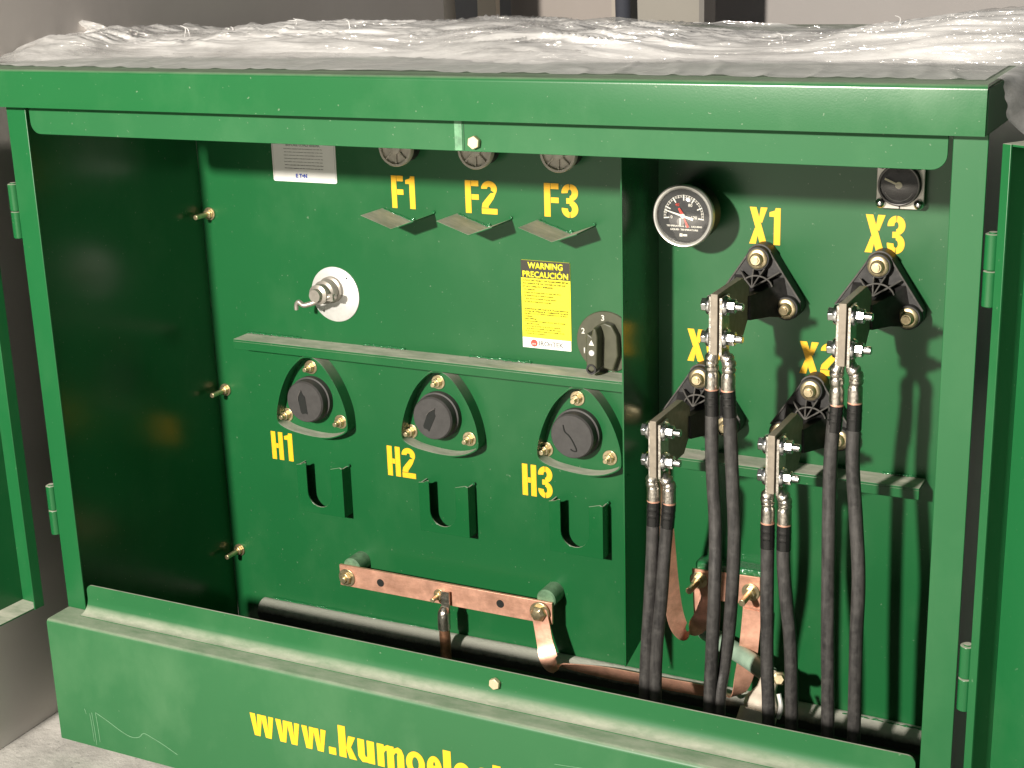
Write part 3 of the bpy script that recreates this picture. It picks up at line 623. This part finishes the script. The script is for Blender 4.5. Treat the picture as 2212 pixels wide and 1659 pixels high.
def needle(a, r0, r1, w0, w1, y, mat, nm):
    a = math.radians(a); c_, s_ = math.cos(a), math.sin(a)
    MB().prism([(cx + r0 * c_ - w0 * s_, cz + r0 * s_ + w0 * c_), (cx + r1 * c_ - w1 * s_, cz + r1 * s_ + w1 * c_), (cx + r1 * c_ + w1 * s_, cz + r1 * s_ - w1 * c_), (cx + r0 * c_ + w0 * s_, cz + r0 * s_ - w0 * c_)], 'y', y - .0008, y).build(nm, mat, fc)
needle(164, -.018, .033, .0022, .0007, fy - .003, M_wht, 'needle'); needle(122, 0, .015, .0028, .0018, fy - .002, M_redp, 'red_marker'); needle(-66, .004, .020, .0008, .0022, fy - .0022, M_redp, 'red_marker')
MB().lathe((cx, fy - .0038, cz), (0, -1, 0), [(.0042, 0), (.0035, .002), (0, .0025)], 20).build('needle_hub', M_wht, fc)
MB().lathe((cx - .005, fy - .0005, cz - .010), (0, -1, 0), [(.0070, 0), (.0066, .0012), (0, .0014)], 28).build('adjusting_screw', simple('mid_grey_plastic', (.16, .15, .14), .5), fc)
MB().box(cx - .0064, cx - .0046, fy - .0026, fy - .0018, cz - .0165, cz - .0040).build('screw_pointer', M_wht, fc)
MB().lathe((cx, gy + .0005, cz), (0, -1, 0), [(.0465, 0), (.040, .004), (.022, .0075), (0, .009)], 48).build('glass_cover', M_glass, t, angle=80)
# level gauge
cx, cz = 1.3925, .8945
t = empty('level_gauge', (cx, D, cz)); tag(t, 'small dark dial gauge on a square bright bracket above the yellow X3', 'gauge')
mb = MB(); mb.prism(rrect(cx - .0375, cx + .0375, cz - .0395, cz + .037, .008), 'y', D - .012, D - .016); br_ = mb.build('bracket_plate', simple('white_metal_plate', (.68, .66, .60), .4, .2), t, bevel=.001)
MB().cyl((cx, D, cz), (0, -1, 0), .028, .0119, 40).build('case', M_black, t)
MB().box(cx - .0010, cx + .0010, D - .0168, D - .0162, cz - .0394, cz - .030).build('plate_slit', M_ink, br_)
MB().lathe((cx, D - .016, cz), (0, -1, 0), [(.0335, 0), (.0335, .010), (.0325, .0125), (.0305, .0125), (.0300, .0100), (0, .0100)], 56).build('dial_case', M_black, t, angle=30)
for dx in (-.030, .030):
    for dz in (-.031, .031): MB().lathe((cx + dx, D - .016, cz + dz), (0, -1, 0), [(.0080, 0), (.0078, .003), (.006, .006), (.003, .008), (0, .0085)], 24).build('dome_screw', M_zinc, t, angle=80)
mb = MB(); a = math.radians(157); y = D - .0275
mb.prism([(cx - .0016 * math.sin(a), cz + .0016 * math.cos(a)), (cx + .024 * math.cos(a) - .0016 * math.sin(a), cz + .024 * math.sin(a) + .0016 * math.cos(a)), (cx + .024 * math.cos(a) + .0016 * math.sin(a), cz + .024 * math.sin(a) - .0016 * math.cos(a)), (cx + .0016 * math.sin(a), cz - .0016 * math.cos(a))], 'y', y, y - .0008)
mb.lathe((cx, y, cz), (0, -1, 0), [(.0055, 0), (.0055, .0015), (.0035, .0016), (.0035, .0008), (0, .0008)], 20)
mb.build('needle', simple('aged_cream', (.60, .55, .40), .5), t)
MB().lathe((cx, D - .026, cz), (0, -1, 0), [(.0300, 0), (.0330, 0), (.0332, .0022), (.0318, .0032), (.0300, .0024)], 56).build('dial_rim', simple('worn_grey_rim', (.11, .105, .10), .3, .2), t, angle=60)
MB().lathe((cx, D - .0262, cz), (0, -1, 0), [(.0298, 0), (.020, .0025), (0, .0040)], 40).build('glass_cover', M_glass2, t, angle=80)
mb = MB(); mb.prism(band(cx, cz - .002, .024, .024, .0012, 205, 335, 24), 'y', D - .0264, D - .0268); mb.build('dial_arc', simple('faded_print', (.16, .16, .15), .5), t)

# ------------------------------------------------------------------ spade bushings X0..X3
def bushing():
    cx, cz = 1.17, .7125; t = empty('spade_bushing', (cx, D, cz))
    hull = []
    for (px, pz, a0, a1) in ((.050, -.028, -70, 30), (0, .0525, 30, 150), (-.050, -.028, 150, 250)):
        for i in range(9):
            a = math.radians(a0 + (a1 - a0) * i / 8); hull.append((cx + px + .0215 * math.cos(a), cz + pz + .0215 * math.sin(a)))
    hull += [(cx - .035, cz - .038), (cx + .035, cz - .038)]
    body = MB(); body.prism(hull, 'y', D - .0002, D - .030)
    fr = [[(cx - .058, D - .028, cz - .046), (cx + .058, D - .028, cz - .046), (cx + .044, D - .028, cz + .022), (cx - .044, D - .028, cz + .022)], [(cx - .030, .425, cz - .038), (cx + .030, .425, cz - .038), (cx + .016, .425, cz + .004), (cx - .016, .425, cz + .004)], [(cx - .010, .385, cz - .036), (cx + .010, .385, cz - .036), (cx + .008, .385, cz + .004), (cx - .008, .385, cz + .004)]]
    R_ = [[body.bm.verts.new(p) for p in q] for q in fr]
    for a, b in zip(R_, R_[1:]):
        for i in range(4): body.bm.faces.new((a[i], a[(i + 1) % 4], b[(i + 1) % 4], b[i]))
    body.bm.faces.new(R_[0]); body.bm.faces.new(R_[-1])
    for px, pz in ((.050, -.028), (0, .0525), (-.050, -.028)): body.cyl((cx + px, D - .029, cz + pz), (0, -1, 0), .0200, .014, 28)
    body = body.build('moulded_body', M_black, t, bevel=.0012, angle=30)
    hub = Vector((cx - .001, .424, cz + .009)); yR = .452
    for q, (a, wd) in enumerate((((cx - .030, yR, cz + .030), .0015), ((cx - .007, yR, cz + .037), .0013), ((cx + .012, yR, cz + .037), .0013), ((cx + .036, yR, cz + .031), .0015))):
        a = Vector(a); m_ = (a + hub) / 2 + Vector((0, -.003, 0))
        mb = MB(); mb.tube([a, m_, hub], wd, 8, samp=3); mb.build('rib_edge', M_blackedge, body)
        mb = MB(); q0 = a + Vector((0, .012, -.004)); q1 = hub + Vector((0, .030, -.006))
        vv = [mb.bm.verts.new(p) for p in (a, m_, hub, q1, q0)]; w_ = [mb.bm.verts.new(p.co + Vector((.0012, 0, 0))) for p in vv]
        mb.bm.faces.new(vv); mb.bm.faces.new(w_[::-1])
        for i in range(5): mb.bm.faces.new((vv[i], w_[i], w_[(i + 1) % 5], vv[(i + 1) % 5]))
        mb.build('rib', M_black, body)
    ring = [(cx + .003 + .026 * math.cos(math.radians(a)), .440 - .004 * math.sin(math.radians(a)), cz + .006 + .021 * math.sin(math.radians(a))) for a in range(10, 171, 16)]
    MB().tube(ring, .0014, 8, samp=2).build('rib_edge', M_blackedge, body)
    e = [(cx + .0212 * math.cos(math.radians(a)), D - .031, cz + .0525 + .0212 * math.sin(math.radians(a))) for a in range(10, 171, 20)]
    e = [(cx + .0705, D - .031, cz - .018)] + e + [(cx - .0705, D - .031, cz - .018)]
    MB().tube(e, .0016, 8, samp=3).build('rim_edge', M_blackedge, body)
    for px, pz in ((.050, -.028), (0, .0525), (-.050, -.028)):
        o = MB(); x, z_ = cx + px, cz + pz; o.lathe((x, D - .043, z_), (0, -1, 0), [(.0170, 0), (.0170, .002), (.0150, .0035), (.0115, .0040), (.0105, .011), (.008, .013), (.0055, .013), (.0055, .016), (0, .016)], 28)
        o.build('flange_nut', M_brass, t, angle=30)
    # blade (spade), edge on to the compartment front
    bl = MB().prism([(.235, cz - .056), (.235, cz + .0405), (.358, cz + .0405), (.392, cz + .020), (.392, cz - .030), (.365, cz - .056)], 'x', cx - .0062, cx + .0050).build('spade', M_tinflat, t, bevel=.0008)
    for dz in (.0185, -.033):
        y = .2560; z_ = cz + dz
        b = MB().cyl((cx - .0172, y, z_), (-1, 0, 0), .0112, .0095, hexa=True, rot=.2).build('hex_bolt', M_zinc, t, bevel=.001)
        MB().lathe((cx - .0172, y, z_), (1, 0, 0), [(0, 0), (.0150, 0), (.0165, .004), (.0165, .0050), (0, .0050)], 28).build('spring_washer', M_zinc, b)
        MB().lathe((cx + .0112, y, z_), (1, 0, 0), [(0, 0), (.0165, 0), (.0165, .0015), (.0145, .0050), (0, .0052)], 28).build('spring_washer', M_zinc, b)
        MB().cyl((cx + .0163, y, z_), (1, 0, 0), .0112, .0115, hexa=True, rot=.2).build('nut', M_zinc, b, bevel=.001)
        MB().cyl((cx + .0275, y, z_), (1, 0, 0), .0060, .0120, 16).build('thread_end', M_zinc, b, bevel=.001)
    return t
bx1 = bushing(); BG = 'black spade bushings with bolted cable lugs'
tag(bx1, 'black spade bushing directly below the yellow X1', 'bushing', BG)
for (cx, dz, lab) in ((1.369, .0015, 'black spade bushing directly below the yellow X3'), (1.069, -.2165, 'black spade bushing below the half hidden yellow X0, beside the divider'), (1.265, -.2165, 'black spade bushing directly below the yellow X2')):
    c = copy_tree(bx1, None, (cx - 1.17, 0, dz)); c['label'] = lab

# ------------------------------------------------------------------ cables
CB = {
 'X0L': (1.069, -1, .496, [(1.059, .387), (1.056, .296), (1.052, .220), (1.046, .125), (1.042, .037), (1.040, -.15)]),
 'X0R': (1.069, 1, .496, [(1.086, .387), (1.078, .300), (1.072, .215), (1.064, .129), (1.061, .041), (1.060, -.15)]),
 'X1L': (1.170, -1, .7125, [(1.158, .590), (1.159, .473), (1.166, .355), (1.169, .241), (1.166, .149), (1.163, .046), (1.162, -.15)]),
 'X1R': (1.170, 1, .7125, [(1.186, .592), (1.193, .477), (1.199, .360), (1.197, .262), (1.189, .178), (1.181, .108), (1.177, .047), (1.175, -.15)]),
 'X2L': (1.265, -1, .496, [(1.253, .378), (1.254, .289), (1.255, .208), (1.257, .125), (1.261, .033), (1.262, -.15)]),
 'X2R': (1.265, 1, .496, [(1.280, .379), (1.280, .316), (1.288, .238), (1.295, .174), (1.300, .040), (1.301, -.15)]),
 'X3L': (1.369, -1, .714, [(1.357, .587), (1.351, .511), (1.351, .403), (1.355, .218), (1.360, .048), (1.361, -.15)]),
 'X3R': (1.369, 1, .714, [(1.385, .593), (1.385, .503), (1.393, .410), (1.401, .309), (1.401, .199), (1.403, .041), (1.403, -.15)]),
}
for k, (cx, sg, cz, pts) in CB.items():
    yb = .262 if k != 'X1R' else .258; tx = pts[0][0]; zt = pts[0][1]
    t = empty('power_cable', (pts[-1][0], yb, -.15)); tag(t, 'black power cable bolted to the %s face of the %s bushing' % ('left' if sg < 0 else 'right', k[:2]), 'cable', 'black power cables hanging from the spade bushings')
    wob = (-1) ** len(k) * .0
    P = [(x, yb + (.010 if (k == 'X1R' and .1 < z < .25) else 0) - (.012 if (k == 'X1L' and z < .25) else 0), z) for x, z in pts]
    P[0] = (P[0][0], P[0][1], zt + .012)
    MB().tube(P, .0108, 20, samp=8, radf=lambda s: 1 + .006 * math.sin(s * 60) + .008 * math.sin(s * 23)).build('sheath', M_cable, t)
    sh = MB(); sh.tube([(P[0][0], P[0][1], zt + .002), (P[0][0] + (P[1][0] - P[0][0]) * .3, P[0][1], zt - .038)], .0117, 20, samp=1)
    sh = MB(); n = 9
    ps = [Vector((P[0][0], P[0][1], zt + .002)).lerp(Vector((P[0][0] + (P[1][0] - P[0][0]) * .42, P[0][1], zt - .040)), i / n) for i in range(n + 1)]
    sh.tube(ps, .0115, 20, samp=2, radf=lambda s: 1 + (.05 if .25 < s < .33 or .5 < s < .58 else 0)); sh.build('tape_wrap', M_shrink, t)
    lug = MB(); bx = cx + sg * .0075
    # tongue on the face of the spade, neck, crimped barrel
    if sg > 0: lug.box(cx + .0072, cx + .0110, .2385, .275, cz - .058, cz + .034)
    else: lug.box(cx - .0120, cx - .0064, .2450, .275, cz - .058, cz + .034)
    bt = (tx + .002 * sg) if False else tx
    lug.tube([(bx, .259, cz - .054), (bx + sg * .003, .260, cz - .064), ((bx + bt) / 2 + sg * .003, .261, cz - .070), (bt + sg * .001, yb, cz - .080), (bt, yb, zt + .03), (bt, yb, zt + .004)], .0112, 20, samp=9,
             radf=lambda s: (.62 + .38 * min(1, s * 3.2)) * (1 - (.17 * max(0, math.sin(s * 34)) ** 1.5 if .35 < s < .93 else 0)))
    lug.build('crimp_lug', M_tin, t, angle=40)
    MB().cyl((P[0][0], yb, zt + .0005), (0, 0, 1), .0113, .004, 20).build('copper_strand_ring', M_copper, t)

# ------------------------------------------------------------------ copper bar, straps and wire
cx0, cx1 = .307, .782; by = .442
t = empty('copper_bus_bar', (.545, by, .055)); tag(t, 'flat copper bus bar with drilled holes bolted across the lower tank wall', 'bus bar')
mb = MB(); mb.box(cx0, cx1, by, by + .006, .0325, .0775); b = mb.build('bar', M_copper, t, bevel=.0006)
for x, z in ((.403, .0535), (.672, .0565)): MB().cyl((x, by + .001, z), (0, -1, 0), .0082, .0014, 24).build('bar_hole', bpy.data.materials['deep_black_slot'], b)
nutset(t, .3245, by - .0005, .052, .0190, .0125, .009, .006, 'terminal_bolt'); nutset(t, .5385, by - .0005, .052, .0125, .0088, .008, .020, 'terminal_bolt')
mb = MB(); mb.cyl((.7585, by - .0035, .057), (0, -1, 0), .0205, .004, 28); mb.lathe((.7585, by - .0075, .057), (0, -1, 0), [(.0165, 0), (.0160, .008), (.010, .013), (0, .014)], 6); mb.build('terminal_bolt', M_brass, t, bevel=.001)
t = empty('ground_wire', (.555, .425, -.15)); tag(t, 'bare brown copper wire hanging from the centre bolt of the bus bar', 'wire')
MB().tube([(.556, .423, .018), (.556, .424, -.01), (.557, .424, -.06), (.554, .425, -.15)], .0108, 16, radf=lambda s: 1 + .04 * math.sin(s * 90)).build('conductor', M_copper_dark, t)
mb = MB(); mb.box(.5475, .5655, .4305, .4340, .028, .066); mb.tube([(.5560, .430, .034), (.556, .426, .024), (.556, .424, .012), (.556, .424, -.010)], .0125, 16, samp=5, radf=lambda s: .6 + .4 * min(1, s * 3)); mb.build('wire_lug', M_tin, t, angle=40)
# long strap
t = empty('copper_strap', (1.0, .42, -.045)); tag(t, 'long copper strap running from the bus bar along the bottom frame', 'strap')
SP = [(.757, .4355, .062), (.764, .433, .035), (.775, .424, .000), (.790, .414, -.030), (.815, .428, -.040), (.892, .440, -.0440), (.985, .444, -.0450), (1.075, .446, -.0440), (1.125, .446, -.040), (1.152, .436, -.030), (1.164, .438, .020), (1.170, .440, .075), (1.173, .444, .135)]
WD = [(1, 0, .15), (1, 0, .2), (1, .1, .3), (.8, .7, .2), (.1, .8, -.7), (0, .5, -1), (0, .5, -1), (0, .5, -1), (.1, .7, -.6), (.6, 1, 0), (.9, .35, 0), (1, .1, 0), (1, 0, 0)]
MB().strap(SP, WD, .034, .0022).build('strap_band', M_copper, t)
# ground plate with loop strap
t = empty('ground_plate', (1.12, .45, .15)); tag(t, 'copper grounding plate with two bolts partly hidden behind the cables', 'plate')
gp = MB().prism([(1.058, .192), (1.184, .196), (1.186, .110), (1.158, .108), (1.152, .140), (1.104, .138), (1.098, .100), (1.062, .098)], 'y', .450, .4535).build('plate_sheet', M_copper, t, bevel=.0006)
for x, z in ((1.071, .172), (1.168, .166)):
    mb = MB(); mb.cyl((x, .4495, z), (0, -1, 0), .0165, .002, 24); mb.cyl((x, .4475, z), (0, -1, 0), .0105, .009, hexa=True); mb.cyl((x, .4385, z), (0, -1, 0), .0062, .040, 14); mb.build('plate_bolt', M_brass, t, bevel=.0008)
t = empty('neutral_strap', (1.05, .38, .15)); tag(t, 'copper strap looping down behind the X0 cables up to the grounding plate', 'strap')
SP = [(1.058, .300, .445), (1.052, .330, .34), (1.045, .365, .25), (1.044, .385, .17), (1.049, .395, .115), (1.060, .402, .090), (1.074, .412, .092), (1.088, .428, .112), (1.092, .445, .140), (1.092, .449, .165)]
MB().strap(SP, [(.5, 1, 0)] * 3 + [(.6, 1, 0), (.7, 1, 0), (.6, 1, 0), (.7, .8, 0), (1, .3, 0), (1, 0, 0), (1, 0, 0)], .034, .0022).build('strap_band', M_copper, t)
# drain valve
t = empty('drain_valve', (1.21, .40, .0)); tag(t, 'cream drain valve with round mouth at the foot of the X2 cables', 'valve')
MB().tube([(1.070, D - .003, .055), (1.120, .455, .052), (1.175, .425, .046), (1.222, .395, .040)], .0165, 24).build('valve_pipe', simple('pale_green_pipe', (.24, .34, .26), .4, nscale=40, namp=.2), t)
MB().lathe((1.228, .385, .050), (-.10, -.42, -.60), [(.012, -.006), (.016, 0), (.017, .028), (.026, .044), (.030, .052), (.030, .062), (.026, .068), (.033, .070), (.033, .096), (.029, .099), (.025, .096), (.024, .070), (0, .069)], 36).build('valve_body', M_cream, t, angle=30)
MB().lathe((1.246, .372, .052), (.2, -.8, .3), [(.012, 0), (.012, .012), (.008, .014), (.008, .024), (0, .024)], 6).build('valve_stem', M_brass, t)
MB().tube([(1.250, .356, .030), (1.256, .350, .010), (1.252, .348, -.012)], .0042, 10).build('valve_lever', M_alu, t)

# ------------------------------------------------------------------ stretch film heaped on the roof
def interp(T_, x):
    if x <= T_[0][0]: return T_[0][1]
    for (a, b), (c, d_) in zip(T_, T_[1:]):
        if x <= c: return b + (d_ - b) * (x - a) / (c - a)
    return T_[-1][1]
ROOF = lambda y: 1.1024 + max(0, (y + .02)) * .0100
TOP = [(-.14, .012), (-.10, .028), (-.05, .040), (.00, .050), (.05, .030), (.10, .030), (.16, .028), (.21, .030), (.26, .046), (.40, .044), (.60, .045), (.72, .053), (.86, .047), (1.0, .036), (1.1, .026), (1.2, .020), (1.30, .026), (1.36, .040), (1.44, .052), (1.5, .062), (1.60, .068), (1.70, .058), (1.80, .035)]
EDGE = [(-.16, .12), (-.06, .07), (.1, .16), (.30, .185), (.5, .190), (.66, .225), (.80, .165), (.90, .140), (1.0, .165), (1.15, .190), (1.4, .188), (1.6, .19), (1.8, .22)]
def film_fold(t_, sh):
    n_ = 1 - abs(noise.noise(t_)) * 2; return max(0, n_) ** sh
def film(seed, amp, hs, nx=520, ny=64, yoff=0, x0=-.115, x1=1.78, mat=None, name='film_layer', parent=None, drape=True):
    bm = bmesh.new(); V = []
    for i in range(nx + 1):
        row = []; x = x0 + (x1 - x0) * i / nx
        h = interp(TOP, x) * hs * .86; e = interp(EDGE, x) + yoff + .010 * noise.noise(Vector((x * 9, seed, 0)))
        for j in range(ny + 1):
            v = j / ny; y = e + v * .34
            env = math.sin(min(1, v / .38) * PI / 2) if v < .38 else 1 - .25 * (v - .38)
            p = Vector((x * 2.2 + y * 2.0, y * 15 - x * 1.1, seed * 3.1)); wq = Vector((noise.noise(p * .8), noise.noise(p * .8 + Vector((5, 5, 5))), 0)) * 1.1; q = p + wq
            rid = film_fold(q, 4); rid2 = film_fold(Vector((q.x * 2.4, q.y * 1.9, q.z)) + Vector((9, 2, 4)), 3); rid3 = film_fold(Vector((x * 8 + y * 12, y * 46, seed + 2)) + wq * 2, 3)
            z = ROOF(y) + .0015 + h * env * (.80 + .3 * noise.noise(Vector((x * 3, y * 3, seed)))) + amp * (.75 * rid * env + .55 * rid2 * env + .28 * rid3 * (.2 + env)) * (.4 + .6 * min(1, h / .03)) * min(1, v * 6 + .05)
            yy = y + amp * .8 * noise.noise(Vector((x * 6, v * 9, seed + 7)))
            zz = max(z, ROOF(yy) + .001)
            if drape and x > 1.62:  # the heap spills past the hood end and hangs down its side
                s = (x - 1.62) / (x1 - 1.62); zz -= s * s * .16 * (1 if v < 1 else 1); yy += s * .05
            row.append(bm.verts.new((x + amp * .5 * noise.noise(Vector((x * 7, v * 11, seed + 17))), yy, zz)))
        V.append(row)
    for i in range(nx):
        for j in range(ny): bm.faces.new((V[i][j], V[i + 1][j], V[i + 1][j + 1], V[i][j + 1]))
    mb = MB(); mb.bm.free(); mb.bm = bm; return mb.build(name, mat or M_film, parent, angle=180)
FT = empty('plastic_film', (.8, .35, 1.12)); tag(FT, 'crumpled clear plastic stretch film heaped along the hood top', 'plastic film')
film(1.3, .010, .95, parent=FT, mat=M_film, nx=760, ny=90); film(5.9, .013, .75, parent=FT, mat=M_film2, yoff=.02, nx=640, ny=80)
film(11.7, .013, .52, parent=FT, mat=M_film2, yoff=-.012, nx=640, ny=70); film(17.2, .009, 1.0, parent=FT, mat=M_film2, yoff=.06, nx=640, ny=70)
bm = bmesh.new(); V = []
for i in range(400):
    row = []; x = -.044 + 1.634 * i / 399
    for j in range(24):
        v = j / 23; y = .008 + .006 * noise.noise(Vector((x * 7, 0, 2))) + v * (interp(EDGE, x) + .04)
        row.append(bm.verts.new((x, y, ROOF(y) + .0012 + .0022 * max(0, 1 - abs(noise.noise(Vector((x * 16, y * 5, 4)))) * 5) + .0012 * abs(noise.noise(Vector((x * 30, y * 12, 9)))))))
    V.append(row)
for i in range(399):
    for j in range(23): bm.faces.new((V[i][j], V[i + 1][j], V[i + 1][j + 1], V[i][j + 1]))
mb = MB(); mb.bm.free(); mb.bm = bm; mb.build('roof_skin', film_mat('roof_skin_film', .66, 5, .10), FT, angle=180)
# torn tail standing up at the left end
mb = MB(); bm = mb.bm; rows = []
base = [(-.155, 1.124), (-.125, 1.130), (-.090, 1.132), (-.050, 1.128), (-.010, 1.124)]
tip = [(-.165, 1.128), (-.148, 1.146), (-.122, 1.160), (-.085, 1.150), (-.035, 1.136)]
for s in range(9):
    k = s / 8; rows.append([bm.verts.new((b_[0] + (t_[0] - b_[0]) * k + .002 * math.sin(s * 2 + i), .34 + .012 * math.sin(i * 2.2 + s), b_[1] + (t_[1] - b_[1]) * k - .01 * (1 - k))) for i, (b_, t_) in enumerate(zip(base, tip))])
for a, b in zip(rows, rows[1:]):
    for i in range(4): bm.faces.new((a[i], a[i + 1], b[i + 1], b[i]))
mb.build('torn_flap', M_film, FT, angle=180)
MB().tube([(-.120, .342, 1.157), (-.130, .342, 1.164), (-.138, .342, 1.170), (-.143, .342, 1.181)], .0016, 8, radf=lambda s: 1 - .7 * s).build('torn_tail', M_film, FT)
for x, z, l, a in ((.125, 1.133, .022, 1.2), (.138, 1.134, .018, 2.0), (.235, 1.139, .010, 1.7), (.37, 1.152, .012, 1.4), (.48, 1.150, .010, 1.9), (1.41, 1.150, .016, 1.1), (1.24, 1.128, .012, 1.8)):
    MB().tube([(x, .33, z - .006), (x + l * .5 * math.cos(a), .33, z + l * .5 * math.sin(a)), (x + l * .9 * math.cos(a + .8), .332, z + l * .7)], .0012, 6, radf=lambda s: 1 - .6 * s).build('film_wisp', M_film, FT)
# thin skin of film hanging over the hood end
bm = bmesh.new(); V = []
for i in range(120):
    row = []
    for j in range(80):
        u_ = i / 119; v = j / 79
        y = .004 + .62 * u_ + .010 * noise.noise(Vector((i * .06, j * .05, 3))); z = ROOF(max(y, 0)) + .004 + .02 * math.sin(v * PI) * u_ - v ** 1.3 * (.05 + .26 * min(1, u_ * 1.6))
        fo = .6 * max(0, 1 - abs(noise.noise(Vector((i * .06 + j * .02, j * .008, 8)))) * 2.2)
        x = W + .004 + v ** .45 * (.62 * max(y, 0) * (1 - .25 * v) + .012 + .012 * fo)
        row.append(bm.verts.new((max(x, W + .003), y, z)))
    V.append(row)
for i in range(119):
    for j in range(79): bm.faces.new((V[i][j], V[i + 1][j], V[i + 1][j + 1], V[i][j + 1]))
mb = MB(); mb.bm.free(); mb.bm = bm; mb.build('hanging_film', film_mat('hanging_stretch_film', .72, 2, .2), FT, angle=180)
